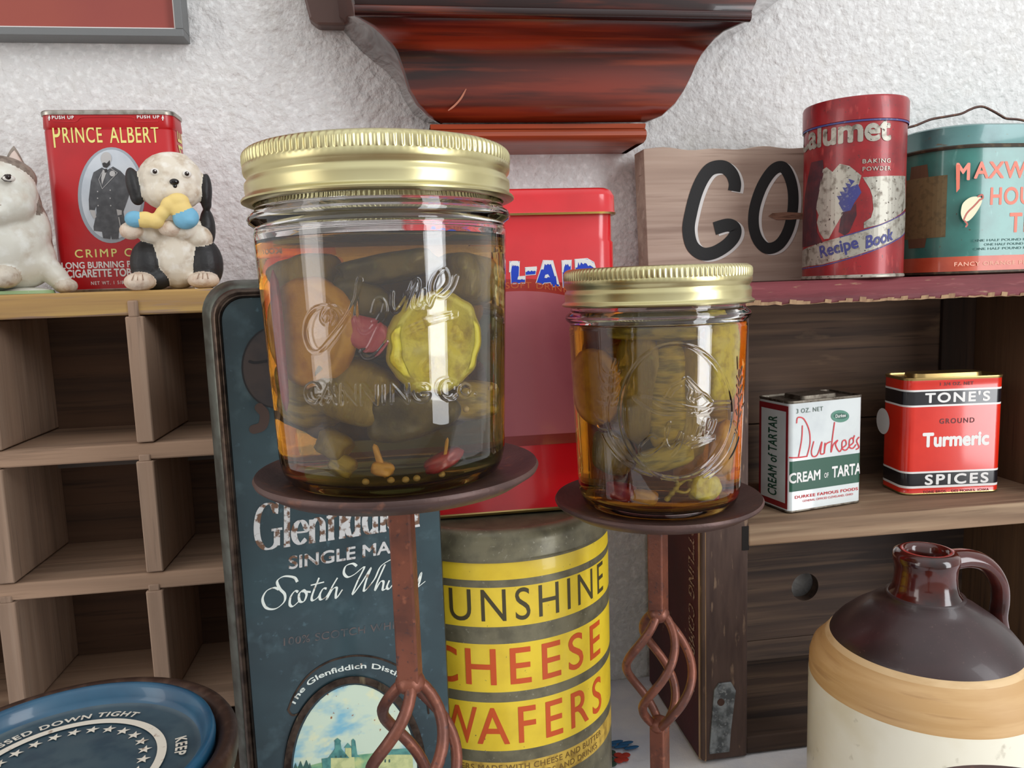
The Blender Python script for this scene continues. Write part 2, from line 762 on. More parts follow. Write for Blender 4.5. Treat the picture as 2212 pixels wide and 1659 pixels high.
# embroidery: blue running stitches, a red flower, green leaves
thread_b = mat('blue_thread', (36, 92, 138), 0.8)
thread_r = mat('red_thread', (176, 52, 36), 0.8)
thread_g = mat('green_thread', (44, 66, 52), 0.8)
for ty, (u, v) in (('b', (1316, 1612)), ('b', (1342, 1613)), ('b', (1364, 1616)), ('b', (1330, 1604)), ('b', (1352, 1606)),
                   ('r', (1336, 1632)), ('r', (1348, 1641)), ('r', (1352, 1632)), ('r', (1336, 1644)), ('r', (1344, 1636)),
                   ('g', (1320, 1626)), ('g', (1318, 1640)), ('g', (1322, 1652)), ('g', (1314, 1650))):
    p = atz(u, v, 0.0)
    e = MB().ball((p.x, p.y, 0.0004), (0.0052 if ty == 'b' else 0.003, 0.0016 if ty == 'b' else 0.0024, 0.0006), (0, 0, random.uniform(-0.7, 0.7) if ty != 'b' else 0.1), 0, 12, 8)
    o = obj('embroidery', e, {'b': thread_b, 'r': thread_r, 'g': thread_g}[ty], clo, smooth=180)

# ================================================================ cubbyhole shelf (left)
YC = 0.42
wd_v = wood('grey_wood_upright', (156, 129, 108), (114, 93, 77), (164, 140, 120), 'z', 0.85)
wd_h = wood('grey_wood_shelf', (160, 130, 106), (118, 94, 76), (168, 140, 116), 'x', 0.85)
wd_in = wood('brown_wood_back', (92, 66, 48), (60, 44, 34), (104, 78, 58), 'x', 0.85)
wd_top = wood('yellow_stained_wood', (184, 146, 84), (152, 118, 76), (204, 170, 96), 'x', 0.7,
              extra=[((150, 122, 100), (20, 20, 380), 0.56, 0.66, 3)])
cub = thing('cubbyhole_shelf', 'worn wooden shelf of square cubbyholes with a yellow stained top edge', 'shelf', (0, 0, 0))
CT = at(200, 634, YC).z + 0.0008             # top surface
CD = 0.066                                   # depth
xa = at(297, 760, YC).x                      # the upright in view
x0 = at(-10, 1000, YC).x
PIT = xa - x0 - 0.002
xs = [xa - 2 * PIT, x0, xa, xa + PIT]
xl, xr = xs[0] - 0.005, xs[-1] + 0.005
obj('top_board', MB().box(xl, xr, YC, YC + CD, CT - 0.0125, CT), wd_top, cub, bevel=0.0012)
bars = []
for k, (u, v0, v1) in enumerate(((250, 961, 997), (260, 1243, 1279))):
    zt_, zb = at(u, v0, YC).z, at(u, v1, YC).z
    bars.append((zt_, zb))
bars.append((bars[1][0] - 0.0715, bars[1][1] - 0.0715))
for zt_, zb in bars:
    m = MB().box(xl, xr, YC, YC + CD, zb, zt_)
    obj('shelf_board', m, wd_h, cub, bevel=0.001)
obj('bottom_board', MB().box(xl, xr, YC, YC + CD, 0.0005, 0.009), wd_h, cub, bevel=0.001)
edges = [CT - 0.0125] + [z for b in bars for z in b] + [0.009]
for i, x in enumerate(xs):
    for k in range(4):
        zt_, zb = edges[2 * k], edges[2 * k + 1]
        jx = 0.0 if k == 0 else -0.0014 * k
        m = MB().box(x - 0.0044 + jx, x + 0.0044 + jx, YC - 0.001, YC + CD, zb + 0.0006, zt_ - 0.0006)
        if k == 0:   # the dovetail into the top board
            m.box(x - 0.0026, x + 0.0026, YC - 0.0012, YC + 0.004, zt_ - 0.001, zt_ + 0.0075)
        else:
            m.box(x - 0.003 + jx, x + 0.003 + jx, YC - 0.0006, YC + 0.003, zt_ - 0.001, zt_ + 0.003)
        obj('upright', m, wd_v, cub, bevel=0.0008)
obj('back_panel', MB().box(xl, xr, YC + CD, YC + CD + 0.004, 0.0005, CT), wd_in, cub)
rail = mat('grey_rail', (112, 104, 98), 0.9, layers=[((84, 76, 70), (20, 200, 200), 0.45, 0.7)])
for zt_, zb in bars:
    obj('back_rail', MB().box(xl + 0.02, xr - 0.01, YC + CD - 0.004, YC + CD, zb - 0.0145, zb - 0.0035), rail, cub)

# ================================================================ wooden crate (right)
YK = 0.414
wc_dark = wood('crate_wood', (74, 55, 43), (44, 32, 26), (100, 78, 60), 'x', 0.8, contrast=1.3)
wc_up = wood('crate_upper_wood', (92, 70, 54), (56, 42, 33), (122, 96, 72), 'x', 0.8,
             extra=[((132, 106, 80), (18, 40, 60), 0.60, 0.74, 4)])
wc_shelf = wood('crate_shelf_wood', (146, 118, 92), (96, 74, 57), (176, 150, 120), 'x', 0.8)
wc_post = mat('crate_post_wood', (86, 66, 57), 0.75,
              layers=[((62, 44, 38), (140, 140, 22), 0.42, 0.7), ((128, 104, 84), (260, 260, 60), 0.62, 0.70), ((150, 124, 94), (90, 90, 40), 0.68, 0.74)],
              bumps=[((200, 200, 30), 0.4, 0.0008)])
wc_red = mat('crate_red_paint', (84, 22, 26), 0.6,
             layers=[((60, 16, 20), (60, 20, 12), 0.4, 0.7), ((120, 84, 66), (220, 220, 120), 0.68, 0.73)], bumps=[((300, 60, 40), 0.3, 0.0005)])
wc_top = mat('crate_top_red', (126, 58, 64), 0.55,
             layers=[((104, 44, 50), (14, 90, 90), 0.4, 0.66), ((156, 92, 92), (40, 160, 160), 0.6, 0.75), ((168, 138, 108), (60, 120, 500), 0.66, 0.72)],
             bumps=[((30, 260, 260), 0.5, 0.0008)])
wc_raw = mat('raw_edge', (170, 138, 104), 0.8, layers=[((140, 108, 80), (300, 300, 60), 0.4, 0.65)])
kx0 = at(1516, 1500, YK).x                   # left side panel, outer face
kx1 = at(1616, 1420, YK).x                   # its inner face
KD = 0.098
kyb = YK + KD
kx2 = at(2101, 900, kyb - 0.012).x           # right panel, inner face
kx3 = kx2 + 0.028
K_TOP = at(1842, 603, 0.426).z
K_FRONT = at(1900, 632, YK).z
K_LOW = at(1900, 650, YK).z
sh_t, sh_b = at(1900, 1110, YK).z, at(1900, 1157, YK).z
crate = thing('wooden_crate', 'old red and brown wooden bottling crate stood on end as a shelf at right', 'crate', (0, 0, 0))
m = MB().box(kx0, kx1, YK, kyb, 0.0008, K_LOW - 0.0005)
left = obj('side_panel', m, [wc_post], crate, bevel=0.0015)
left['label'] = 'left side panel with scuffed brown front edge'
paint = obj('painted_side', MB().box(kx0 - 0.0006, kx0 + 0.0002, YK + 0.003, kyb, 0.0015, K_LOW - 0.001), wc_red, left)
paint['label'] = 'dark red painted outer face'
obj('worn_edge', MB().loft([[(kx0 - 0.0008, YK + 0.0032, z), (kx0 + 0.0026, YK - 0.0004, z), (kx0 + 0.003, YK + 0.001, z), (kx0 + 0.0002, YK + 0.0042, z)]
                            for z in (0.001, K_LOW - 0.001)], 0), wc_raw, left)
right = obj('side_panel', MB().box(kx2, kx3, YK, kyb, 0.0008, K_LOW - 0.0005), wood('crate_side_wood', (98, 70, 46), (60, 42, 30), (110, 80, 54), 'z', 0.8), crate, bevel=0.0015)
# the centre shelf, notched into the side panel
obj('centre_shelf', MB().box(kx1 - 0.0006, kx2 + 0.0005, YK - 0.0006, kyb - 0.008, sh_b, sh_t), wc_shelf, crate, bevel=0.0012)
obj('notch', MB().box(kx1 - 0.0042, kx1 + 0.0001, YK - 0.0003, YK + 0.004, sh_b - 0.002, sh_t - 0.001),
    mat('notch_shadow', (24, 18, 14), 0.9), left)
# top board with a worn, sloping front
tb = [(YK - 0.001, K_LOW), (YK - 0.0022, K_FRONT - 0.001), (YK - 0.0005, K_FRONT), (YK + 0.012, K_FRONT + (K_TOP - K_FRONT) * 0.75),
      (YK + 0.017, K_TOP), (kyb, K_TOP), (kyb, K_LOW)]
nseg = 64
loops = []
for i in range(nseg + 1):
    x = kx0 - 0.004 + (kx3 + 0.006 - kx0) * i / nseg
    w = random.uniform(-0.0005, 0.0005)
    loops.append([(x, y - (w if k in (0, 1, 2) else 0), z + (w * 0.8 if k in (0, 1, 2) else 0)) for k, (y, z) in enumerate(tb)])
top = obj('top_board', MB().loft(loops, 0), wc_top, crate, smooth=40)
edge = MB()
for i in range(nseg):
    a, b = loops[i], loops[i + 1]
    h0 = max(0.0004, random.gauss(0.0012, 0.0011))
    edge.loft([[(p[0][0], p[0][1] - 0.0006, p[0][2]), (p[0][0], p[0][1] - 0.001, p[0][2] + h0), (p[0][0], p[0][1] + 0.002, p[0][2])] for p in (a, b)], 0)
obj('splintered_edge', edge, wc_raw, top, smooth=0)
obj('bottom_board', MB().box(kx1, kx2, YK + 0.002, kyb, 0.0008, 0.012), wc_dark, crate, bevel=0.001)
# back: planks, one with a round knot hole
yb0, yb1 = kyb - 0.008, kyb
seam = at(1700, 1376, yb0).z
hc = at(1739, 1268, yb0)
hr = 0.0104


def plank(z0, z1, hole=None):
    if not hole:
        obj('back_plank', MB().box(kx1, kx2, yb0, yb1, z0, z1 - 0.0008), wc_up if z0 > sh_b else wc_dark, crate, bevel=0.0008)
        return
    m_ = MB()
    n = 48
    rect = []
    for i in range(n):
        a = 2 * math.pi * i / n
        dx, dz = math.cos(a), math.sin(a)
        tx = ((kx2 - hole[0]) if dx > 0 else (kx1 - hole[0])) / dx if abs(dx) > 1e-6 else 1e9
        tz = ((z1 - 0.0008 - hole[1]) if dz > 0 else (z0 - hole[1])) / dz if abs(dz) > 1e-6 else 1e9
        k_ = min(tx, tz)
        rect.append((hole[0] + dx * k_, hole[1] + dz * k_))
    circ = [(hole[0] + hr * math.cos(2 * math.pi * i / n), hole[1] + hr * math.sin(2 * math.pi * i / n)) for i in range(n)]
    lo = [[(p[0], y, p[1]) for p in q] for q, y in ((rect, yb0), (circ, yb0), (circ, yb1), (rect, yb1))]
    lo.append(lo[0])
    m_.loft(lo, 0, False, False)
    obj('back_plank', m_, wc_dark, crate, smooth=30)


plank(0.012, seam)
plank(seam, sh_b + 0.002, (hc.x, hc.z))
midz = at(1800, 905, yb0).z
plank(sh_b + 0.002, midz)
plank(midz, K_LOW)
ob = MB().box(kx2 - 0.026, kx2, yb0 - 0.0035, yb0 + 0.0002, sh_t, K_LOW - 0.001)
obj('corner_batten', ob, wood('batten_wood', (62, 44, 32), (40, 30, 22), (76, 56, 42), 'z', 0.85), crate, bevel=0.0008)
# grey metal strap nailed to the front edge
zinc = mat('zinc', (150, 156, 158), 0.6, 0.5, layers=[((92, 96, 98), 160, 0.42, 0.62), ((160, 164, 164), 500, 0.58, 0.7)])
s0, s1, s2 = at(1541, 1490, YK), at(1588, 1490, YK), at(1530, 1659, YK)
pts = [(s0.x, s0.z), (s0.x + 0.003, at(1550, 1475, YK).z), (s1.x - 0.003, at(1550, 1475, YK).z), (s1.x, s1.z), (s1.x - 0.003, 0.02), (s1.x - 0.004, 0.006), (s0.x - 0.003, 0.006), (s0.x - 0.002, 0.02)]
strap = obj('metal_strap', MB().loft([[(x, YK - 0.0014, z) for x, z in pts], [(x, YK + 0.0001, z) for x, z in pts]], 0), zinc, crate, smooth=0, bevel=0.0004)
nl = at(1555, 1514, YK)
obj('nail', MB().lathe([(0, -0.0005), (0.0023, -0.0005), (0.0022, 0.0004), (0, 0.0008)], 16), mat('rusty_nail', (84, 60, 50), 0.7, 0.4), strap,
    loc=(nl.x, YK - 0.0015, nl.z), rot=(R(90), 0, 0))
# worn white lettering down the red side


class Side(Flat):
    """outer face x = X, seen from -x; s runs down, t runs towards the front"""

    def __init__(self, X, eps=0.0003):
        self.X, self.eps = X, eps

    def loc(self, u, v):
        d = ray(u, v)
        q = CAM + d * ((self.X - CAM.x) / d.x)
        return Vector((-q.z, -q.y))

    def pos(self, s, t):
        return (self.X - self.eps, -t, -s)


side = Side(kx0 - 0.0006)
faded = mat('faded_white_print', (184, 166, 158), 0.8, layers=[((96, 36, 38), 700, 0.42, 0.6)])
mm = MB()
vs, fs = text2d('BOTTLING COMPANY', 0.012, 0.25, 1.1)
zA, zB = at(1500, 1160, YK + 0.012).z + 0.016, at(1500, 1492, YK + 0.012).z
print_mesh(mm, [(-zA + (zA - zB) * x, -(YK + 0.0185) + 0.0095 * y) for x, y in vs], fs, side)
obj('side_lettering', mm, faded, left, smooth=0, fix=False)

# ================================================================ on the wall: framed picture
fr = thing('picture_frame', 'grey metal framed red picture high on the white wall at left', 'picture', (0, 0, 0))
fm = mat('grey_frame', (116, 118, 118), 0.5, 0.3, bumps=[(900, 0.2, 0.0003)])
YF = YW - 0.016
c0 = at(397, 79, YF)
fx0, fz1, fw = c0.x - 0.34, c0.z + 0.26, 0.0045
obj('frame_border', MB().box(fx0, c0.x, YF, YW - 0.001, c0.z, c0.z + fw), fm, fr, bevel=0.0004)
obj('frame_border', MB().box(fx0, c0.x, YF, YW - 0.001, fz1 - fw, fz1), fm, fr, bevel=0.0004)
obj('frame_border', MB().box(c0.x - fw, c0.x, YF, YW - 0.001, c0.z + fw, fz1 - fw), fm, fr, bevel=0.0004)
obj('frame_border', MB().box(fx0, fx0 + fw, YF, YW - 0.001, c0.z + fw, fz1 - fw), fm, fr, bevel=0.0004)
lip = MB()
ia, ib = c0.x - fw, c0.z + fw
lip.box(fx0 + fw, ia, YF + 0.002, YW - 0.002, ib, ib + 0.001)
lip.box(ia - 0.001, ia, YF + 0.002, YW - 0.002, ib + 0.001, fz1 - fw)
obj('inner_lip', lip, mat('white_lip', (226, 222, 218), 0.5), fr)
obj('picture_panel', MB().box(fx0 + fw, ia - 0.001, YF + 0.006, YF + 0.009, ib + 0.001, fz1 - fw),
    mat('red_print', (140, 64, 60), 0.35, layers=[((150, 72, 60), 8, 0.4, 0.65)]), fr)

# ================================================================ on the wall: mahogany ogee bracket
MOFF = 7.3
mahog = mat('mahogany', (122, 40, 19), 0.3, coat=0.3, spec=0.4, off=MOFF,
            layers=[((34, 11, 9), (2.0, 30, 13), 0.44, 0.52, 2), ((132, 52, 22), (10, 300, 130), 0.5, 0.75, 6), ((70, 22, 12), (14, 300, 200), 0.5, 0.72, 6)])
mahog_foot = mat('mahogany_moulding', (152, 66, 34), 0.38, coat=0.15, layers=[((112, 42, 22), (10, 300, 200), 0.45, 0.7, 5)])
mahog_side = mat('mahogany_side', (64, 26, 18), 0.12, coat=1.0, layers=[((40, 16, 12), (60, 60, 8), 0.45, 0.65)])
br = thing('wall_bracket', 'glossy dark red mahogany bracket with ogee sides on the wall above the jars', 'wall bracket', (0, 0, 0))
Lpx = [(740, -150), (752, -60), (764, 0), (771, 36), (811, 57), (830, 74), (847, 93), (860, 113), (868, 134), (876, 155), (886, 182), (904, 216), (930, 247), (957, 264)]
Rpx = [(1665, -150), (1650, -60), (1632, 0), (1615, 36), (1564, 62), (1545, 78), (1530, 96), (1515, 116), (1503, 140), (1494, 165), (1478, 203), (1458, 230), (1430, 249), (1392, 265)]
yprof = [0.452, 0.452, 0.453, 0.455, 0.459, 0.464, 0.469, 0.472, 0.474, 0.4745, 0.474, 0.475, 0.478, 0.484]
nw = 8
m = MB()
grid = []
LW = [700, 712, 722, 726, 733, 748, 764, 783, 808, 836, 858, 873, 893, 920]
RW = [1740, 1710, 1682, 1634, 1606, 1575, 1542, 1517, 1495, 1480, 1462, 1440, 1405, 1370]
for (ul, vl), (ur, vr), y, lw_, rw_ in zip(Lpx, Rpx, yprof, LW, RW):
    a, b = at(ul, vl, y), at(ur, vr, y)
    z = (a.z + b.z) / 2
    wl_, wr_ = at(lw_, vl, YW - 0.0005), at(rw_, vr, YW - 0.0005)
    row = [tuple(wl_), tuple(wl_.lerp(a, 0.55)), (a.x - 0.0012, y + 0.004, z)]
    for i in range(nw + 1):
        tt = i / nw
        row.append((a.x + (b.x - a.x) * tt, y, z))
    row += [(b.x + 0.0012, y + 0.004, z), tuple(wr_.lerp(b, 0.55)), tuple(wr_)]
    grid.append(row)
fm_, sm_ = MB(), MB()
fm_.loft([[r[i] for i in range(3, 4 + nw)] for r in grid], 0, False, False, closed=False)
L3 = [[r[i] for i in (0, 1, 2, 3)] for r in grid]
R3 = [[r[-4 + i] for i in range(4)] for r in grid]
body = MB()
body.loft([g for g in grid], 0, False, False, closed=False)
body.f.append(list(range(len(body.v) - len(grid[0]), len(body.v))))
body.m.append(0)
body.f.append(list(range(len(grid[0])))[::-1])
body.m.append(0)
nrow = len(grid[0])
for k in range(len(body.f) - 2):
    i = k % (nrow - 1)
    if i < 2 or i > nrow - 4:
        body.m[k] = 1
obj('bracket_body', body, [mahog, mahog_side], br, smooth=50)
# bead across the top of the curve and the moulding along the foot
zb_ = grid[3][0][2]
a, b = Vector(grid[3][3]), Vector(grid[3][3 + nw])
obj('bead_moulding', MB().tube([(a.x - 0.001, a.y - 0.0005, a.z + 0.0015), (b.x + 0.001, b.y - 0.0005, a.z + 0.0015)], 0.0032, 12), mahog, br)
fz0, fz1_ = at(1180, 306, 0.476).z, at(1180, 266, 0.476).z
fa, fb = at(930, 285, 0.476).x, at(1395, 285, 0.476).x
h = fz1_ - fz0
prof = [(0.0, 0.481), (0.10, 0.4765), (0.30, 0.4745), (0.52, 0.4748), (0.66, 0.4765), (0.70, 0.4785), (0.74, 0.4775), (0.97, 0.4765), (1.0, 0.480)]
lp = []
for i, x in enumerate([fa + 0.006, fa + 0.0015, fa] + [fa + (fb - fa) * k / 6 for k in range(1, 6)] + [fb, fb - 0.0 + 0.0005, fb - 0.003]):
    inset = (0.006, 0.0012, 0, 0, 0, 0, 0, 0, 0, 0.001, 0.006)[i]
    lp.append([(x, y + inset, fz0 + h * t_) for t_, y in prof] + [(x, YW - 0.001, fz0 + h), (x, YW - 0.001, fz0)])
obj('foot_moulding', MB().loft(lp, 0), mahog_foot, br, smooth=40)
bt = at(716, 54, YW - 0.012)
bp = [(at(655, 0, YW - 0.012).x - 0.008, bt.z + 0.09), (at(655, 0, YW - 0.012).x, bt.z + 0.018), (at(668, 40, YW - 0.012).x, bt.z + 0.004), (at(686, 55, YW - 0.012).x, bt.z), (at(730, 55, YW - 0.012).x, bt.z), (at(760, 52, YW - 0.012).x, bt.z), (at(760, 52, YW - 0.012).x, bt.z + 0.09)]
obj('back_board', MB().loft([[(x, YW - 0.012, z) for x, z in bp], [(x, YW - 0.0005, z) for x, z in bp]], 0),
    mat('brown_board', (96, 70, 62), 0.4, layers=[((78, 54, 48), (100, 100, 12), 0.4, 0.7)]), br, smooth=0, bevel=0.0015)
sc1 = MB()
f_ = Flat(br, 0.4732)
ribbon(sc1, f_, [(1007, 192), (996, 212), (982, 228), (968, 239)], 0.0011, taper=True, caps=False)
obj('scratch', sc1, mat('scratch_mark', (168, 104, 78), 0.5), br, smooth=0)

# ================================================================ GO sign
sign_w = wood('sign_wood', (172, 150, 134), (146, 124, 110), (192, 172, 156), 'x', 0.85, extra=[((120, 98, 84), (8, 30, 420), 0.66, 0.74, 4)])
blackp = mat('black_paint', (26, 26, 26), 0.75, bumps=[(600, 0.3, 0.0003)])
whitep = mat('white_paint', (212, 210, 206), 0.75)
gy = YW - 0.028
ga, gb, gc = at(1390, 322, gy), at(1736, 315, gy), at(1402, 576, gy)
go = thing('wooden_sign', 'weathered plank sign hand painted GO in black, leaning on the wall', 'sign', (ga.x, gy, K_TOP + 0.0002))
gw = at(1925, 320, gy).x - ga.x
ghh = ga.z - K_TOP - 0.0002
npt = 40
outl = [(0.0026, 0.0)] + [(gw, 0.0)] + [(gw, ghh + 0.001)]
for i in range(npt + 1):
    tt = 1 - i / npt
    outl.append((gw * tt, ghh + 0.0013 * math.sin(tt * 23) * math.sin(tt * 9 + 0.6)))
board = obj('board', MB().loft([[(x, 0.0, z) for x, z in outl], [(x, 0.020, z) for x, z in outl]], 0), [sign_w], go, smooth=0, bevel=0.0012)
c6 = lambda x, y: (1360 + x / 2.596, 180 + y / 2.596)
F6 = Flat(go, 0.0, 0.0003)
F6b = Flat(go, 0.0, 0.00015)
px2m = 0.545 / FPX
G = [(585, 605), (590, 560), (570, 505), (525, 470), (460, 478), (415, 525), (375, 610), (345, 720), (330, 820), (350, 910), (405, 955), (470, 950), (540, 910), (585, 860), (590, 815), (550, 795), (475, 815)]
O_ = [(855, 470), (800, 490), (740, 580), (700, 700), (695, 800), (720, 880), (770, 925), (835, 905), (885, 830), (912, 720), (915, 610), (893, 520)]
lt = MB()
ribbon(lt, F6, [c6(*p) for p in G], 26 * px2m, sub=8, caps=False)
ribbon(lt, F6, [c6(*p) for p in O_], 23 * px2m, sub=8, closed=True)
obj('painted_letters', lt, blackp, go, smooth=0)
lw = MB()
ribbon(lw, F6b, [c6(x + 18, y + 8) for x, y in G], 25 * px2m, sub=8, caps=False)
ribbon(lw, F6b, [c6(x + 18, y + 8) for x, y in O_], 22 * px2m, sub=8, closed=True)
obj('letter_outline', lw, whitep, go, smooth=0)
ms = MB()
patch(ms, Flat(go, 0.0, 0.00045), [c6(*p) for p in ((775, 745), (800, 728), (880, 722), (985, 728), (990, 758), (900, 765), (820, 765))])
obj('brown_streak', ms, mat('brown_streak', (140, 104, 84), 0.8, layers=[((100, 70, 54), (60, 60, 500), 0.45, 0.6)]), go, smooth=0)

# ================================================================ tins on the left shelf
tinplate = mat('tinplate', (176, 172, 162), 0.32, 0.9, layers=[((120, 112, 100), 200, 0.5, 0.72, 4)])
dull_tin = mat('dull_tin', (112, 104, 92), 0.45, 0.7, layers=[((78, 68, 58), 260, 0.45, 0.65), ((150, 144, 132), 600, 0.62, 0.72)])
gold_tin = mat('gold_tin', (176, 150, 96), 0.3, 0.9)
yellow_print = mat('pale_yellow_print', (230, 222, 132), 0.4)
white_print = mat('white_print', (232, 230, 226), 0.4)
black_print = mat('black_print', (22, 21, 24), 0.4)

# ---- tall flat red tobacco tin
PAY = 0.458
red_pa = mat('red_lacquer', (182, 14, 22), 0.36, coat=0.15, layers=[((166, 10, 18), 40, 0.45, 0.7)])
pa0, pa1 = at(101, 300, PAY + 0.008), at(381, 300, PAY + 0.008)
paw = pa1.x - pa0.x
pac = at(240, 626, PAY + 0.011)
pah = at(240, 238, PAY).z - CT - 0.0002
pa = thing('tobacco_tin', 'tall red tobacco tin with a portrait oval behind the puppy figurine', 'tin', ((pa0.x + pa1.x) / 2 + 0.0005, PAY + 0.0115, CT + 0.0002))
pd = 0.023
hh = pah
rc = 0.0058
sh = hh - 0.0098
lo = [rloop(paw, pd, rc, 0.0), rloop(paw, pd, rc, 0.0014, -0.0005), rloop(paw, pd, rc, 0.0018, 0.0), rloop(paw, pd, rc, sh - 0.0006),
      rloop(paw, pd, rc, sh, 0.0004), rloop(paw, pd, rc, sh + 0.0010, -0.0004), rloop(paw, pd, rc, hh - 0.0022, -0.0001)]
pab = obj('body', MB().loft(lo, [1, 1, 0, 0, 0, 0]), [red_pa, tinplate], pa, smooth=50)
obj('lid_rim', MB().loft([rloop(paw, pd, rc, hh - 0.0024, -0.0007), rloop(paw, pd, rc, hh - 0.0006, -0.0009), rloop(paw, pd, rc, hh, -0.0004), rloop(paw, pd, rc, hh, 0.0006), rloop(paw, pd, rc, hh - 0.0012, 0.001)], 0), tinplate, pa, smooth=60)
Fp = Flat(pa, -pd / 2)
c1 = lambda x, y: (x / 3.457, 200 + y / 3.457)
rd = MB()   # pressed shoulder line
ribbon(rd, Flat(pa, -pd / 2, 0.0005), [c1(*p) for p in ((400, 212), (560, 216), (600, 186), (700, 180), (985, 182), (1020, 215), (1180, 214))], 0.0009, sub=3)
obj('pressed_line', rd, red_pa, pa, smooth=0)
write(pa, Fp, 'P', c1(405, 412), c1(462, 412), c1(405, 232), yellow_print, 0.0)
write(pa, Fp, 'RINGE'.replace('G', 'C'), c1(474, 376), c1(768, 376), c1(474, 254), yellow_print, 0.008, spacing=1.15)
write(pa, Fp, 'ALBERT', c1(824, 375), c1(1192, 375), c1(824, 250), yellow_print, 0.008, spacing=1.1)
write(pa, Flat(pa, -pd / 2, 0.0006), 'PUSH UP', c1(392, 202), c1(556, 198), c1(392, 176), white_print, 0.03, spacing=1.2)
write(pa, Flat(pa, -pd / 2, 0.0006), 'PUSH UP', c1(1026, 195), c1(1194, 195), c1(1026, 172), white_print, 0.03, spacing=1.2)
ar = MB()
for cx_ in (371, 1218):
    ar = MB()
    patch(ar, Flat(pa, -pd / 2, 0.0006), [c1(cx_ - 10, 196), c1(cx_, 168), c1(cx_ + 10, 196)])
    patch(ar, Flat(pa, -pd / 2, 0.0006), [c1(cx_ - 4, 210), c1(cx_ - 4, 194), c1(cx_ + 4, 194), c1(cx_ + 4, 210)])
    obj('arrow_print', ar, white_print, pa, smooth=0)
write(pa, Fp, 'CRIMP CUT', c1(562, 1228), c1(1140, 1226), c1(562, 1166), yellow_print, 0.012, spacing=1.3)
write(pa, Fp, 'LONG BURNING PIPE AND', c1(462, 1312), c1(1210, 1305), c1(462, 1262), white_print, 0.025)
write(pa, Fp, 'CIGARETTE TOBACCO', c1(500, 1380), c1(1170, 1372), c1(500, 1318), white_print, 0.03)
write(pa, Fp, 'NET WT. 1 5/8 OZ.', c1(682, 1434), c1(1000, 1430), c1(682, 1408), white_print, 0.01, spacing=1.25)
ov = MB()
patch(ov, Flat(pa, -pd / 2, 0.0001), [c1(*p) for p in ell(832, 766, 250, 358)])
obj('portrait_border', ov, mat('grey_border', (158, 166, 174), 0.4), pa, smooth=0)
ov = MB()
patch(ov, Flat(pa, -pd / 2, 0.0002), [c1(*p) for p in ell(834, 762, 226, 336)])
obj('portrait_ground', ov, mat('pale_ground', (204, 210, 216), 0.4, layers=[((188, 196, 204), 70, 0.45, 0.7)]), pa, smooth=0)
g_skin = mat('print_pale_grey', (186, 184, 182), 0.4)
g_coat = mat('print_dark_grey', (76, 77, 80), 0.4, layers=[((96, 97, 100), 260, 0.4, 0.7)])
g_dk = mat('print_charcoal', (52, 50, 50), 0.4)
Fc, Fs, Fd = Flat(pa, -pd / 2, 0.0003), Flat(pa, -pd / 2, 0.00045), Flat(pa, -pd / 2, 0.0006)
fg = MB()
patch(fg, Fc, [c1(*p) for p in ((762, 560), (700, 596), (680, 660), (664, 800), (668, 880), (706, 890), (720, 850), (722, 900), (700, 1000), (702, 1032), (820, 1048), (944, 1040), (936, 960), (922, 890), (944, 830), (968, 760), (952, 640), (900, 585), (845, 552), (800, 580))])
patch(fg, Fs, [c1(*p) for p in ((764, 1040), (890, 1044), (886, 1092), (835, 1095), (832, 1060), (826, 1095), (772, 1086))])
obj('portrait_coat', fg, g_coat, pa, smooth=0)
fs_ = MB()
patch(fs_, Fs, [c1(*p) for p in ell(795, 492, 40, 48, 24)])
patch(fs_, Fs, [c1(*p) for p in ((672, 876), (712, 880), (722, 930), (705, 945), (684, 910))])
patch(fs_, Fs, [c1(*p) for p in ((872, 872), (912, 880), (912, 912), (880, 918))])
patch(fs_, Fs, [c1(*p) for p in ((770, 575), (800, 590), (764, 690), (758, 640))])
for a, b in (((768, 590), (740, 650)), ((740, 650), (766, 720)), ((766, 720), (880, 600)), ((880, 600), (820, 560))):
    ribbon(fs_, Fd, [c1(*a), c1(*b)], 0.00025, sub=1, caps=False)
for x, y in ((732, 740), (732, 790), (736, 845), (826, 730), (826, 790), (830, 845)):
    patch(fs_, Fd, [c1(*p) for p in ell(x, y, 5, 6, 8)])
patch(fs_, Fd, [c1(*p) for p in ell(842, 606, 22, 22, 9)])
ribbon(fs_, Fd, [c1(890, 930), c1(916, 1080)], 0.0005, sub=1, caps=False)
obj('portrait_face_and_hands', fs_, g_skin, pa, smooth=0)
fb_ = MB()
patch(fb_, Fd, [c1(*p) for p in ((766, 530), (782, 522), (800, 530), (822, 506), (826, 540), (800, 564), (774, 556))])
patch(fb_, Fd, [c1(*p) for p in ((782, 572), (804, 570), (800, 596), (786, 600))])
obj('portrait_beard', fb_, g_dk, pa, smooth=0)
# the yellow lettering that runs onto the right-hand side


class RightSide(Flat):
    def __init__(self, X, y0, eps=0.0002):
        self.X, self.y0, self.eps = X, y0, eps

    def pos(self, s, t):
        return (self.X + self.eps, self.y0 + s, t)


vs, fs2 = text2d('FINE', 0.012)
mm = MB()
print_mesh(mm, [(0.0005 - 0.004 + 0.008 * y, 0.088 - 0.026 * (1 - x) - 0.0) for x, y in vs], fs2, RightSide(paw / 2, 0))
obj('side_lettering', mm, yellow_print, pa, smooth=0, fix=False)

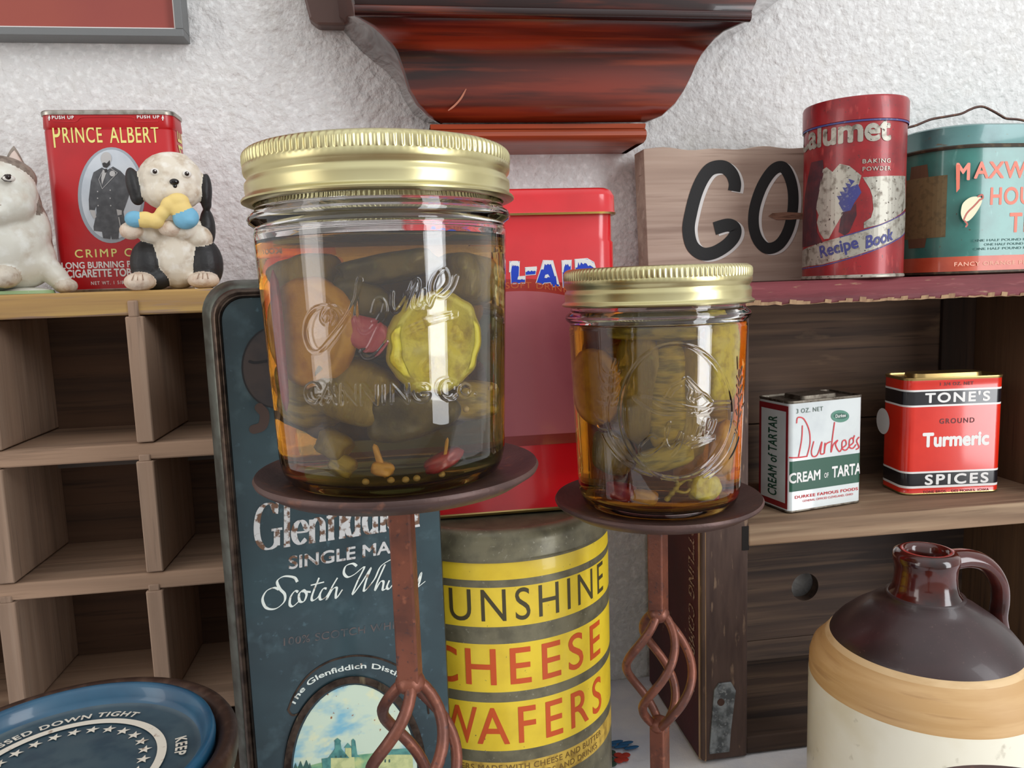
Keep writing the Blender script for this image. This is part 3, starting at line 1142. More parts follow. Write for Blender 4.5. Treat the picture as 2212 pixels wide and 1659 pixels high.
# ---- puppy figurine
bisque = mat('cream_bisque', (218, 208, 190), 0.6, layers=[((178, 156, 130), 110, 0.50, 0.72, 4), ((230, 224, 212), 240, 0.5, 0.7)], bumps=[((240, 240, 140), 0.25, 0.0006)])
bblack = mat('black_bisque', (30, 29, 30), 0.55, bumps=[(300, 0.4, 0.0008)])
toe = mat('pinkish_bisque', (216, 198, 178), 0.6, layers=[((196, 168, 146), 200, 0.5, 0.7)], bumps=[((600, 600, 60), 0.5, 0.0012)])
PY = 0.438
pb = at(378, 628, PY)
k = 6.85e-5
dog = thing('puppy_figurine', 'black and cream puppy figurine holding a yellow and blue sock in its mouth', 'figurine', (pb.x, PY, CT + 0.0002), R(12))


def D(x, h, f):   # crop pixels right of the base centre, up, towards the viewer
    return ((x + 0.075 * h) * k, -f * k, h * k)


dp = []


def dd(x, h, f, rx, rz_, rf, mi, rot=(0, 0, 0)):
    dp.append((D(x, h, f), (rx * k, rf * k, rz_ * k), rot, mi))


dd(25, 250, 10, 200, 250, 175, 0)
dd(10, 430, 0, 215, 170, 150, 0)
dd(-22, 830, 10, 240, 215, 180, 0)
dd(-15, 745, 40, 222, 150, 155, 0)
dd(10, 735, 130, 105, 95, 95, 0)
dd(20, 660, 110, 80, 60, 70, 0)
dd(-150, 880, 90, 60, 60, 60, 0)
dd(-20, 1000, 20, 130, 45, 90, 0)
dd(-278, 790, 30, 56, 135, 80, 1, (0, R(-8), 0))
dd(-258, 710, 30, 52, 70, 62, 1)
dd(232, 750, 10, 44, 140, 90, 1, (0, R(4), 0))
dd(232, 665, 10, 40, 65, 62, 1)
dd(-190, 190, 30, 125, 190, 140, 1)
dd(-140, 90, 50, 130, 95, 110, 1)
dd(225, 190, 30, 135, 200, 150, 1)
dd(-235, 62, 150, 112, 72, 120, 2)
dd(215, 60, 150, 118, 66, 120, 2)
dd(240, 480, -40, 60, 150, 110, 1)
dd(-175, 430, 80, 130, 75, 80, 0, (0, R(22), 0))
dd(-290, 440, 170, 80, 66, 70, 2)
dd(170, 400, 90, 115, 90, 100, 0, (0, R(20), 0))
dd(-20, 455, 190, 85, 62, 70, 2)
dd(80, 440, 150, 100, 70, 80, 0)
dbody = blob('body', dp, 0.0006, [bisque, bblack, toe], dog, 3)
sock_y = mat('yellow_sock', (228, 200, 124), 0.6, bumps=[(300, 0.3, 0.0008)])
sock_b = mat('blue_sock', (112, 172, 200), 0.6, bumps=[(300, 0.3, 0.0008)])
sk = [(D(-255, 520, 225), (72 * k, 60 * k, 62 * k), (0, 0, 0), 1), (D(-185, 515, 230), (70 * k, 58 * k, 62 * k), (0, 0, 0), 0),
      (D(-115, 505, 235), (62 * k, 55 * k, 58 * k), (0, 0, 0), 0), (D(-70, 560, 240), (50 * k, 50 * k, 60 * k), (0, R(30), 0), 0),
      (D(-20, 620, 240), (62 * k, 55 * k, 66 * k), (0, R(30), 0), 0), (D(40, 650, 240), (82 * k, 58 * k, 62 * k), (0, 0, 0), 0),
      (D(60, 590, 245), (84 * k, 58 * k, 75 * k), (0, 0, 0), 0), (D(95, 525, 250), (96 * k, 60 * k, 84 * k), (0, R(-15), 0), 1), (D(120, 505, 262), (60 * k, 58 * k, 52 * k), (0, 0, 0), 1)]
so = blob('sock', sk, 0.0007, [sock_y, sock_b], dog, 2)
so['label'] = 'yellow sock with blue toe and heel'
eyew = mat('eye_white', (226, 222, 214), 0.3)
eyed = mat('eye_dark', (36, 26, 24), 0.15)
for x, h in ((-123, 872), (98, 860)):
    e = obj('eye', MB().ball(D(x, h, 162), (34 * k, 34 * k, 29 * k)), eyew, dog, smooth=180)
    obj('pupil', MB().ball(D(x + 2, h, 188), (17 * k, 16 * k, 17 * k)), eyed, e, smooth=180)
    obj('glint', MB().ball(D(x + 6, h + 5, 203), (5 * k, 4 * k, 5 * k)), white_print, e, smooth=180)
nose = MB().ball(D(14, 795, 215), (34 * k, 24 * k, 24 * k), m=0).ball(D(18, 765, 212), (16 * k, 16 * k, 20 * k))
obj('nose', nose, mat('black_gloss', (18, 16, 16), 0.12), dog, smooth=180)
crease = mat('brown_line', (158, 128, 106), 0.6)
for fx, fh in ((-235, 62), (215, 60)):
    for dx_ in (-42, -4, 36):
        pts_ = [D(fx + dx_ * (1 - 0.1 * j), fh + 66 * math.sin(a_) * 0.98, 150 + 118 * math.cos(a_) * 1.0) for j, a_ in enumerate((0.15, 0.4, 0.65, 0.9))]
        obj('toe_crease', MB().tube(pts_, 3.4 * k, 6), crease, dog, smooth=180)

# ---- cat figurine (cut by the left edge)
cbisq = mat('cat_bisque', (216, 214, 202), 0.45, layers=[((196, 184, 168), 90, 0.52, 0.74), ((228, 228, 220), 200, 0.5, 0.7)], bumps=[(220, 0.25, 0.001)])
cgrey = mat('cat_grey', (142, 130, 118), 0.5, layers=[((112, 100, 90), 300, 0.45, 0.65)])
cpink = mat('cat_pink_ear', (208, 188, 176), 0.45)
ctoe = mat('cat_paw', (206, 196, 180), 0.5, layers=[((178, 160, 142), 260, 0.5, 0.68)], bumps=[((700, 500, 60), 0.5, 0.001)])
CY = 0.438
cbp = at(20, 636, CY)
q = 0.409 / FPX
cat = thing('cat_figurine', 'white and grey kitten figurine on a green base at the left edge of the shelf', 'figurine', (cbp.x, CY, CT + 0.0002), R(24))


def K(u, v, f=0.0):   # photo pixels, forward
    x = u - 20
    return (((x * 0.86 if x > 0 else x) - (v - 636) * 0.09) * q, -f * q, (636 - v) * q)


cp = []


def cc(u, v, f, rx, rz_, rf, mi, rot=(0, 0, 0)):
    cp.append((K(u, v, f), (rx * q, rf * q, rz_ * q), rot, mi))


cc(0, 425, 20, 74, 66, 60, 0)
cc(0, 394, 2, 73, 46, 56, 1)
cc(66, 440, 0, 20, 46, 34, 1, (0, R(-10), 0))
cc(18, 452, 35, 52, 42, 50, 0)
cc(-5, 470, 45, 46, 30, 45, 0)
cc(15, 530, 5, 78, 80, 58, 0)
cc(60, 500, -10, 44, 60, 46, 0)
cc(40, 560, -10, 72, 66, 62, 0)
cc(-30, 560, -10, 90, 76, 66, 0)
cc(72, 480, -22, 30, 66, 36, 1, (0, R(-14), 0))
cc(84, 520, -34, 24, 50, 34, 1, (0, R(-16), 0))
cc(95, 575, 14, 26, 50, 28, 0, (0, R(-38), 0))
cc(117, 598, 16, 24, 34, 26, 0, (0, R(-40), 0))
cc(140, 621, 20, 25, 17, 28, 2)
cc(14, 600, 40, 28, 24, 34, 2)
cc(-20, 570, 30, 34, 60, 34, 0, (0, R(30), 0))
cc(-60, 610, 0, 50, 30, 50, 0)
cbody = blob('body', cp, 0.001, [cbisq, cgrey, ctoe], cat, 3)


def ear(us, tip, base0, base1, fr_):
    m_ = MB()
    t_, b0, b1 = K(*tip, fr_), K(*base0, fr_), K(*base1, fr_)
    n = 9
    front, back = [], []
    for i in range(n + 1):
        s = i / n
        w = math.sin(math.pi * s)
        p = Vector(b0).lerp(Vector(b1), s)
        front.append(p)
    lo_ = []
    for j in range(7):
        hgt = j / 6
        wdt = (1 - hgt) ** 0.75
        c_ = (Vector(b0) + Vector(b1)) / 2
        c_ = c_.lerp(Vector(t_), hgt)
        hw = (Vector(b1) - Vector(b0)) / 2 * max(wdt, 0.03)
        dp_ = Vector((0, 14 * q * max(wdt, 0.08), 0))
        lo_.append([c_ + hw * math.cos(2 * math.pi * i / 16) + dp_ * (math.sin(2 * math.pi * i / 16) - (0.0 if i >= 8 else 0.55 * math.sin(2 * math.pi * i / 16))) for i in range(16)])
    m_.loft(lo_, 0)
    return m_


for tip, b0, b1 in (((32, 327), (10, 372), (66, 388)), ((-58, 330), (-74, 390), (-26, 370))):
    e = obj('ear', ear(0, tip, b0, b1, -2), cgrey, cat, smooth=180)
    tip2 = (tip[0] * 0.8 + (b0[0] + b1[0]) * 0.1, tip[1] * 0.8 + (b0[1] + b1[1]) * 0.1)
    c_ = ((b0[0] + b1[0]) / 2, (b0[1] + b1[1]) / 2)
    obj('inner_ear', ear(0, tip2, (c_[0] + (b0[0] - c_[0]) * 0.86, b0[1] - 2), (c_[0] + (b1[0] - c_[0]) * 0.86, b1[1] - 2), 7), cpink, e, smooth=180)
for u, v in ((22, 406), (-40, 408)):
    e = obj('eye', MB().ball(K(u, v, 86), (12 * q, 10 * q, 7.5 * q), (0, 0, R(22 if u > 0 else -22))), eyew, cat, smooth=180)
    obj('pupil', MB().ball(K(u - 1, v - 2, 94), (5.5 * q, 5 * q, 5.5 * q)), eyed, e, smooth=180)
    li = MB().tube([K(u - 12, v + 1, 90), K(u - 6, v - 6, 94), K(u + 3, v - 7, 93), K(u + 12, v + 1, 86), K(u + 4, v + 7, 92), K(u - 7, v + 6, 93), K(u - 12, v + 1, 90)], 0.9 * q, 6)
    obj('eyelid_line', li, eyed, e, smooth=180)
obj('nose', MB().ball(K(-8, 442, 90), (9 * q, 6 * q, 6 * q)), mat('pink_nose', (206, 140, 120), 0.4), cat, smooth=180)
obj('mouth_line', MB().tube([K(-8, 452, 90), K(2, 459, 86), K(16, 458, 80), K(34, 450, 70)], 1.2 * q, 6), mat('taupe_line', (148, 132, 116), 0.5), cat, smooth=180)
gb_ = obj('base', MB().loft([[(x, y, 0) for x, y in rr(230 * q, 90 * q, 30 * q, 6, -30 * q, 0)], [(x, y, 7 * q) for x, y in rr(226 * q, 86 * q, 30 * q, 6, -30 * q, 0)]], 0), mat('green_base', (150, 178, 128), 0.5), cat, smooth=40)
gb_['label'] = 'pale green base'
obj('snow_ground', MB().ball(K(60, 632, 4), (48 * q, 40 * q, 10 * q)), cbisq, cat, smooth=180)

# ================================================================ dark teal whisky tin with rounded top
GY = 0.335
teal = mat('teal_lacquer', (48, 70, 76), 0.4, 0.2, coat=0.3,
           layers=[((38, 56, 62), 30, 0.4, 0.65), ((66, 90, 98), (300, 300, 300), 0.66, 0.74), ((70, 92, 98), 70, 0.56, 0.75)])
bronze = mat('bronze_rim', (84, 70, 60), 0.32, 0.85, layers=[((52, 42, 36), 160, 0.42, 0.62), ((128, 116, 92), (200, 200, 40), 0.64, 0.74)])
bevelm = mat('tin_bevel', (92, 94, 86), 0.38, 0.7, layers=[((66, 64, 56), 120, 0.4, 0.62)])
yaw = R(11.3)
gl0 = at(512, 1100, GY - 0.0)
gtop = at(640, 607, GY + 0.006).z - 0.0002
grx = atz(962, 1400, at(962, 1400, GY + 0.018).z)
gw_ = (grx.x - gl0.x) / math.cos(yaw) + 0.004
gl = thing('whisky_tin', 'tall dark teal whisky tin with rounded top corners and bronze rim behind the large jar', 'tin', (gl0.x - 0.0065, GY - 0.0012, 0.0003), yaw)
# local: x 0..W, y 0 = face, z 0..H
W_, H_, D_ = gw_ + 0.004, gtop, 0.045


def gout(i, n=8):
    """outline of the front, inset by i, counter-clockwise from bottom left"""
    r = 0.0135 - i * 0.6
    pts_ = [(i, i * 0.3), (W_ - i, i * 0.3)]
    for k_ in range(n + 1):
        a_ = R(90 * k_ / n)
        pts_.append((W_ - i - r + r * math.cos(a_), H_ - i - r + r * math.sin(a_)))
    for k_ in range(n + 1):
        a_ = R(90 + 90 * k_ / n)
        pts_.append((i + r + r * math.cos(a_), H_ - i - r + r * math.sin(a_)))
    return pts_


lo = []
for i, y, sq in ((0.003, 0.078, 0.07), (0.001, 0.074, 0.14), (-0.0012, 0.010, 0.97), (-0.0012, 0.0085, 1.0), (0.0010, 0.0035, 1.0), (0.0028, 0.0012, 1.0)):
    lo.append([(W_ / 2 + (x - W_ / 2) * sq, y, z) for x, z in gout(i)])
obj('body', MB().loft(lo, 0), bevelm, gl, smooth=60)
def gout2(i):
    """left and top edges only"""
    g = gout(i)
    return [(W_ - 0.004, g[2 + 8][1])] + g[2 + 9:] + [g[0]]


rl = []
for i, y in ((0.0024, 0.0016), (0.0030, -0.0010), (0.0040, -0.0016), (0.0050, -0.0008), (0.0056, -0.0012), (0.0062, -0.0004), (0.0066, 0.0012)):
    rl.append([(x, y, z) for x, z in gout2(i)])
rim = obj('rim', MB().loft(rl, 0, False, False, closed=False), bronze, gl, smooth=60)
panel = MB()
panel.loft([[(x if x < W_ / 2 else W_ - 0.0012 - (W_ - i_ - x) * 0.6, y_, z) for x, z in gout(i_)] for i_, y_ in ((0.0060, 0.0014), (0.0066, 0.0004))], 0)
obj('front_panel', panel, teal, gl, smooth=30)
Fg = Flat(gl, 0.0004)
silver_worn = mat('worn_silver_print', (206, 206, 204), 0.4, 0.3, layers=[((112, 84, 66), 330, 0.50, 0.58, 5)])
cream_worn = mat('cream_print', (222, 228, 220), 0.5, layers=[((150, 130, 112), 300, 0.60, 0.68, 4)])
rust_print = mat('dull_rust_print', (92, 82, 80), 0.5, layers=[((62, 70, 74), 400, 0.44, 0.6)])
c4 = lambda x, y: (440 + x / 2.769, 1060 + y / 2.769)
# serif capitals and letters drawn with a broad pen
TH, TN = 0.0026, 0.0008
nib_ = (TH, TN, 0.0)
gm = MB()


def pen(pts_, w=TH, nib=nib_, sub=6, caps=False, mbx=None):
    ribbon(gm if mbx is None else mbx, Fg, [c4(*p) for p in pts_], w, sub=sub, nib=nib, caps=caps)


def slab(x, y, w, dy=0.0):
    pen([(x - w, y + w * 0.16), (x + w, y - w * 0.16)], TN * 1.3, None, 1)


SL = -0.16   # the line climbs to the right


def gy_(x, h):    # letter space: x in crop px, h above the base line
    return (x, 352 - (x - 375) * 0.155 - h)


def gl_(pts_, **kw):
    pen([gy_(*p) for p in pts_], **kw)


gl_([(432, 215), (410, 262), (375, 272), (340, 245), (322, 190), (318, 120), (330, 55), (360, 12), (395, 2), (425, 15), (440, 40)], w=TH)
gl_([(438, 105), (438, 15)], sub=1)
gl_([(405, 112), (470, 112)], sub=1, nib=None, w=TN * 1.4)
gl_([(440, 272), (436, 205)], sub=1, w=TN * 1.6, nib=None)


def stem(x, h0, h1, w=TH):
    gl_([(x, h0), (x, h1)], sub=1)
    gl_([(x - 20, h0 + 3), (x + 20, h0 + 3)], sub=1, nib=None, w=TN * 1.3)


def arch(x0_, x1_, h=140):
    gl_([(x0_, 100), (x0_ + 12, h - 16), ((x0_ + x1_) / 2 + 4, h), (x1_ - 5, h - 25), (x1_, h - 60), (x1_, 0)])
    gl_([(x1_ - 20, 3), (x1_ + 20, 3)], sub=1, nib=None, w=TN * 1.3)


stem(498, 0, 268)
gl_([(475, 262), (500, 268)], sub=1, nib=None, w=TN * 1.6)
gl_([(548, 75), (612, 75), (604, 118), (580, 140), (553, 122), (540, 75), (550, 28), (580, 4), (612, 28)])
stem(648, 0, 138)
arch(648, 712)
stem(762, 0, 215)
gl_([(762, 200), (772, 250), (800, 262), (822, 245)])
gl_([(735, 138), (795, 138)], sub=1, nib=None, w=TN * 1.4)
stem(828, 0, 138)
for x in (880, 985):
    gl_([(x + 30, 130), (x, 140), (x - 18, 110), (x - 22, 65), (x - 12, 18), (x + 10, 2), (x + 30, 20)])
    stem(x + 40, 0, 268)
stem(1072, 0, 138)
gl_([(1072, 190), (1074, 200)], sub=1, w=TH * 1.2, nib=None)
gl_([(1165, 110), (1145, 140), (1118, 120), (1108, 70), (1118, 20), (1145, 2), (1168, 25)])
stem(1205, 0, 268)
arch(1205, 1272)
obj('name_lettering', gm, silver_worn, gl, smooth=0)
o = write(gl, Fg, 'SINGLE MALT', c4(508, 472), c4(1245, 354), c4(508, 392), silver_worn, 0.022, slope=True, name='lettering')
sm2 = MB()
for st in ([(560, 545), (540, 518), (480, 512), (440, 540), (455, 585), (485, 620), (480, 665), (430, 705), (375, 700), (352, 650), (375, 600), (420, 580), (450, 590)],
           [(565, 605), (545, 600), (520, 635), (515, 680), (535, 690), (570, 660)],
           [(590, 595), (570, 620), (575, 660), (600, 660), (615, 620), (600, 595), (590, 600), (640, 605)],
           [(690, 520), (650, 620), (650, 655), (680, 640), (700, 610)], [(640, 565), (720, 545)],
           [(735, 585), (715, 585), (695, 620), (700, 650), (735, 630), (765, 580)],
           [(800, 520), (765, 580), (735, 650), (770, 590), (795, 580), (790, 620), (795, 640), (830, 590)],
           [(915, 450), (890, 435), (850, 450), (838, 490), (860, 515), (900, 500), (960, 455), (920, 540), (890, 620), (950, 540), (1000, 460), (970, 540), (960, 600), (1020, 530), (1060, 450), (1130, 405)],
           [(1085, 440), (1040, 540), (1025, 595), (1055, 545), (1075, 545), (1070, 590), (1090, 585)],
           [(1110, 535), (1095, 575), (1110, 585), (1140, 545)], [(1170, 525), (1150, 540), (1165, 560), (1150, 580), (1130, 575)],
           [(1215, 460), (1185, 545), (1180, 575), (1200, 535), (1225, 520), (1205, 545), (1225, 570), (1250, 540)],
           [(1260, 515), (1250, 555), (1275, 550), (1300, 490), (1285, 560), (1240, 640), (1220, 640), (1240, 610), (1325, 540)]):
    pen(st, 0.001, (0.0013, 0.00035, R(30)), 7, False, sm2)
obj('script_lettering', sm2, cream_worn, gl, smooth=0)
write(gl, Fg, '100% SCOTCH WHISKY', c4(478, 928), c4(1270, 805), c4(478, 880), rust_print, 0.012, slope=True, spacing=1.1)
# the distillery picture in its oval frame
oc = c4(905, 1690)
ring = MB()
Fr = Flat(gl, 0.0004, 0.0007)
pts_ = ell(905, 1680, 405, 555, 64)
a0 = [c4(*p) for p in pts_]
for wd, dx_ in ((0.0032, 0),):
    ribbon(ring, Flat(gl, 0.0004, 0.0006), a0, wd, sub=2, closed=True)
rg = obj('picture_ring', ring, bronze, gl, smooth=0)
sm_md = rg.modifiers.new('thick', 'SOLIDIFY')
sm_md.thickness = 0.0006
sm_md.offset = 1
arcb = [c4(*p) for p in ((505, 1310), (545, 1215), (620, 1110), (730, 1030), (860, 990), (980, 988), (1090, 1015), (1180, 1060), (1270, 1140), (1330, 1250), (1345, 1330))]
ab = MB()
ribbon(ab, Flat(gl, 0.0004, 0.0003), arcb, 0.0009, sub=6)
ribbon(ab, Flat(gl, 0.0004, 0.0003), [c4(*p) for p in ((505, 1310), (530, 1340), (570, 1330), (600, 1290))], 0.0009, sub=6)
obj('banner_edge', ab, bronze, gl, smooth=0)
# lettering along the arc
pth = smoothpath([(c4(x, y)[0], c4(x, y)[1], 0) for x, y in ((548, 1298), (590, 1225), (650, 1165), (720, 1122), (800, 1096), (895, 1078), (985, 1072), (1070, 1086), (1130, 1110), (1180, 1140), (1240, 1190), (1290, 1260))], 10)
acc = [0.0]
for a, b in zip(pth, pth[1:]):
    acc.append(acc[-1] + (b - a).length)
txt = 'The Glenfiddich Distillery is in Dufftown'
vs, fs = text2d('The Glenfiddich Distillery is', 0.018)
hgt_px = 15.0
Lt = acc[-1]
out = []
for x, y in vs:
    d = x * Lt
    i = 0
    while i < len(acc) - 2 and acc[i + 1] < d:
        i += 1
    tt = (d - acc[i]) / max(acc[i + 1] - acc[i], 1e-6)
    p = pth[i].lerp(pth[i + 1], tt)
    tg = (pth[i + 1] - pth[i]).normalized()
    up = Vector((tg.y, -tg.x, 0))
    w = p + up * (y * hgt_px)
    out.append(tuple(Fg.loc(w.x, w.y)))
mm = MB()
print_mesh(mm, out, fs, Fg)
obj('banner_lettering', mm, cream_worn, gl, smooth=0, fix=False)
sky = mat('painted_sky', (206, 222, 200), 0.45, layers=[((128, 186, 206), (70, 70, 110), 0.50, 0.66, 3), ((228, 228, 184), (110, 110, 160), 0.55, 0.72, 3), ((150, 96, 56), 420, 0.68, 0.73, 3)])
pc = MB()
patch(pc, Flat(gl, 0.0004, 0.0002), [c4(*p) for p in ell(905, 1690, 372, 530, 64)])
obj('painted_sky', pc, sky, gl, smooth=0)
P2, P3, P4 = Flat(gl, 0.0004, 0.0003), Flat(gl, 0.0004, 0.0004), Flat(gl, 0.0004, 0.0005)
hl = MB()
patch(hl, P2, [c4(*p) for p in ((540, 1650), (640, 1640), (760, 1610), (900, 1580), (1000, 1570), (1100, 1550), (1250, 1560), (1255, 1900), (560, 1900))])
obj('painted_hills', hl, mat('painted_green', (132, 176, 132), 0.5, layers=[((92, 150, 120), 200, 0.45, 0.62), ((196, 204, 140), 120, 0.5, 0.66)]), gl, smooth=0)
bu = MB()
patch(bu, P3, [c4(*p) for p in ((758, 1592), (770, 1585), (900, 1585), (905, 1670), (758, 1670))])
patch(bu, P3, [c4(*p) for p in ((1015, 1590), (1130, 1560), (1250, 1560), (1250, 1680), (1015, 1680))])
patch(bu, P3, [c4(*p) for p in ((846, 1530), (880, 1530), (886, 1585), (846, 1585))])
obj('painted_walls', bu, mat('painted_cream', (206, 210, 150), 0.5, layers=[((176, 186, 130), 240, 0.45, 0.65)]), gl, smooth=0)
rf = MB()
patch(rf, P4, [c4(*p) for p in ((745, 1595), (785, 1540), (784, 1500), (780, 1492), (800, 1476), (822, 1492), (818, 1502), (824, 1540), (870, 1595))])
patch(rf, P4, [c4(*p) for p in ((838, 1535), (862, 1505), (890, 1535))])
patch(rf, P4, [c4(*p) for p in ((884, 1575), (884, 1490), (894, 1480), (906, 1492), (918, 1575), (940, 1590), (884, 1590))])
patch(rf, P4, [c4(*p) for p in ((1005, 1592), (1020, 1560), (1110, 1545), (1255, 1535), (1255, 1575), (1120, 1575))])
patch(rf, P4, [c4(*p) for p in ((706, 1600), (760, 1592), (760, 1660), (712, 1665))])
obj('painted_roofs', rf, mat('painted_teal', (92, 152, 142), 0.5, layers=[((64, 118, 116), 260, 0.45, 0.65)]), gl, smooth=0)
tr = MB()
for x, y, s in ((550, 1640, 16), (580, 1632, 20), (615, 1628, 22), (635, 1640, 16)):
    patch(tr, P4, [c4(x - s, y + 34), c4(x, y - s), c4(x + s, y + 34)])
for x in (1035, 1060, 1085, 1110):
    patch(tr, Flat(gl, 0.0004, 0.0006), [c4(x - 4, 1622), c4(x - 4, 1604), c4(x + 4, 1602), c4(x + 4, 1620)])
for x, y in ((790, 1588), (820, 1586), (848, 1584)):
    patch(tr, Flat(gl, 0.0004, 0.0006), [c4(x - 6, y + 6), c4(x - 6, y - 6), c4(x + 6, y - 6), c4(x + 6, y + 6)])
obj('painted_trees', tr, mat('painted_dark_green', (58, 96, 88), 0.5), gl, smooth=0)
# the dim embossed oval high on the panel
em = MB()
cS = lambda x, y: (440 + x / 3.317, 600 + y / 3.317)
oval = [cS(*p) for p in ell(520, 640, 245, 290, 48)]
patch(em, Flat(gl, 0.0004, 0.0002), oval)
obj('embossed_oval', em, mat('brown_emboss', (66, 56, 52), 0.5, layers=[((50, 46, 46), 80, 0.4, 0.6)]), gl, smooth=0)
e2 = MB()
ribbon(e2, Flat(gl, 0.0004, 0.0003), oval, 0.0006, sub=1, closed=True)
ribbon(e2, Flat(gl, 0.0004, 0.0003), [cS(330, 600), cS(370, 608), cS(430, 600), cS(500, 590)], 0.0012, sub=6)
obj('emboss_line', e2, mat('dark_line', (26, 26, 28), 0.5), gl, smooth=0)
e3 = MB()
ribbon(e3, Flat(gl, 0.0004, 0.0003), [cS(360, 1085), cS(420, 1060), cS(436, 980), cS(400, 930)], 0.004, sub=6)
obj('brown_mark', e3, mat('brown_mark', (70, 52, 44), 0.5), gl, smooth=0)

# ================================================================ blue round tin (lower left)
bz = -0.150
bcx, bcy, brr = -0.1195, 0.2558, 0.0557
bt_ = thing('round_biscuit_tin', 'round blue tin with white stars on its lid at the lower left', 'tin', (bcx, bcy, 0.0003))
bh = CAM.z + bz
blue = mat('blue_enamel', (30, 82, 110), 0.4, coat=0.3, layers=[((24, 70, 98), 60, 0.4, 0.65), ((66, 96, 120), 45, 0.6, 0.76)])
blue_d = mat('blue_enamel_panel', (56, 76, 86), 0.45, coat=0.2, layers=[((72, 88, 94), 40, 0.48, 0.7), ((46, 66, 78), 110, 0.5, 0.7)])
rimb = mat('brown_worn_rim', (66, 46, 38), 0.45, 0.5, layers=[((92, 70, 58), 200, 0.5, 0.7)])
wht = mat('cream_enamel', (222, 214, 198), 0.45, layers=[((156, 130, 110), 220, 0.64, 0.72)])
Rb = brr
obj('body', MB().lathe([(0, 0), (Rb - 0.004, 0), (Rb - 0.003, 0.002), (Rb - 0.003, bh - 0.012), (Rb - 0.0032, bh - 0.006), (0, bh - 0.006)], 96, [0, 0, 0, 0, 0]), blue, bt_, smooth=40)
obj('white_stripe', MB().lathe([(Rb - 0.0031, bh - 0.017), (Rb - 0.0024, bh - 0.0165), (Rb - 0.0024, bh - 0.011), (Rb - 0.0031, bh - 0.0105)], 96), wht, bt_, smooth=40)
obj('outer_rim', MB().lathe([(Rb - 0.0034, bh - 0.0105), (Rb - 0.0008, bh - 0.0095), (Rb, bh - 0.006), (Rb, bh - 0.002), (Rb - 0.001, bh - 0.0002), (Rb - 0.003, bh), (Rb - 0.0055, bh - 0.001), (Rb - 0.0075, bh - 0.005)], 96), rimb, bt_, smooth=60)
ez = bh + 0.0015
lid = obj('lid', MB().lathe([(Rb - 0.0078, bh - 0.006), (Rb - 0.0072, ez - 0.002), (Rb - 0.0078, ez), (Rb - 0.009, ez + 0.0003), (Rb - 0.0105, ez - 0.001), (Rb - 0.0115, ez - 0.004), (Rb - 0.0125, ez - 0.0062), (Rb - 0.0145, ez - 0.007), (0.030, ez - 0.0067), (0.0, ez - 0.0064)],
                            96, [0, 0, 0, 0, 0, 0, 1, 1, 1]), [blue, blue_d], bt_, smooth=60)


class Top:
    curved = False

    def __init__(self, o, z, eps=0.0002):
        self.o, self.z, self.eps = o.location, z, eps

    def loc(self, u, v):
        p = atz(u, v, self.o.z + self.z)
        return Vector((p.x - self.o.x, p.y - self.o.y))

    def pos(self, s, t):
        return (s, t, self.z + self.eps)


FT = Top(bt_, ez - 0.0064, 0.0003)
wr = MB()
ring_r, ring_c = 0.0316, (0.0, 0.0)
vsr = []
n = 96
for rr_ in (0.0292, 0.0322):
    vsr += [(rr_ * math.cos(2 * math.pi * i / n), rr_ * math.sin(2 * math.pi * i / n)) for i in range(n)]
print_mesh(wr, vsr, [(i, (i + 1) % n, n + (i + 1) % n, n + i) for i in range(n)], FT)
obj('white_ring', wr, wht, lid, smooth=0)
for i in range(26):
    a = 2 * math.pi * i / 26 + 0.1
    cx_, cy_ = 0.0252 * math.cos(a), 0.0252 * math.sin(a)
    st = []
    for j in range(10):
        r_ = 0.0025 if j % 2 == 0 else 0.001
        b = math.pi / 2 + math.pi * j / 5
        st.append((cx_ + r_ * math.cos(b), cy_ + r_ * math.sin(b)))
    s_ = MB()
    print_mesh(s_, st + [(cx_, cy_)], [(j, (j + 1) % 10, 10) for j in range(10)], FT)
    obj('star', s_, wht, lid, smooth=0)


def arc_text(s, a_mid, r, h, span, outward=True, bold=0.03):
    """letters round the lid; a measured clockwise from the far side"""
    vs_, fs_2 = text2d(s, bold, 0.0, 1.15)
    o_ = []
    for x, y in vs_:
        a_ = a_mid + (x - 0.5) * span
        r_ = r + y * h
        o_.append((r_ * math.sin(a_), r_ * math.cos(a_)))
    m_ = MB()
    print_mesh(m_, o_, fs_2, FT)
    obj('lid_lettering', m_, wht, lid, smooth=0, fix=False)


arc_text('PRESSED DOWN TIGHT', R(-23), 0.0336, 0.0034, R(92))
arc_text('KEEP', R(77), 0.0350, 0.0038, R(18))
arc_text('!', R(100), 0.0350, 0.0034, R(2))
arc_text('WHEN NOT IN USE', R(160), 0.0340, 0.0034, R(76))

# ================================================================ yellow cracker tin and the red drink tin on it
SY = 0.422
sc_c = at(1083, 1350, SY)
SR = 0.0622
sun = thing('cracker_tin', 'round yellow cracker tin with dull olive bands and red lettering below the red tin', 'tin', (sc_c.x, SY, 0.0003))
olive = mat('olive_tin', (124, 118, 94), 0.42, 0.3, coat=0.1, layers=[((100, 95, 76), 120, 0.42, 0.66), ((146, 142, 122), 500, 0.64, 0.72)])
yel = mat('yellow_print', (238, 206, 52), 0.42, 0.0, coat=0.25, layers=[((224, 190, 46), 60, 0.45, 0.7), ((110, 96, 60), 500, 0.72, 0.76)])
yel2 = mat('mustard_print', (210, 174, 74), 0.5, layers=[((160, 128, 52), 160, 0.45, 0.65)])
orange = mat('orange_red_print', (206, 84, 34), 0.45)
olive_p = mat('olive_print', (72, 64, 38), 0.5)
fy = SY - SR + 0.0015
ZV = lambda v: at(1090, v, fy).z
zl_top = at(1090, 1152, fy).z
zl_bot = ZV(1212)
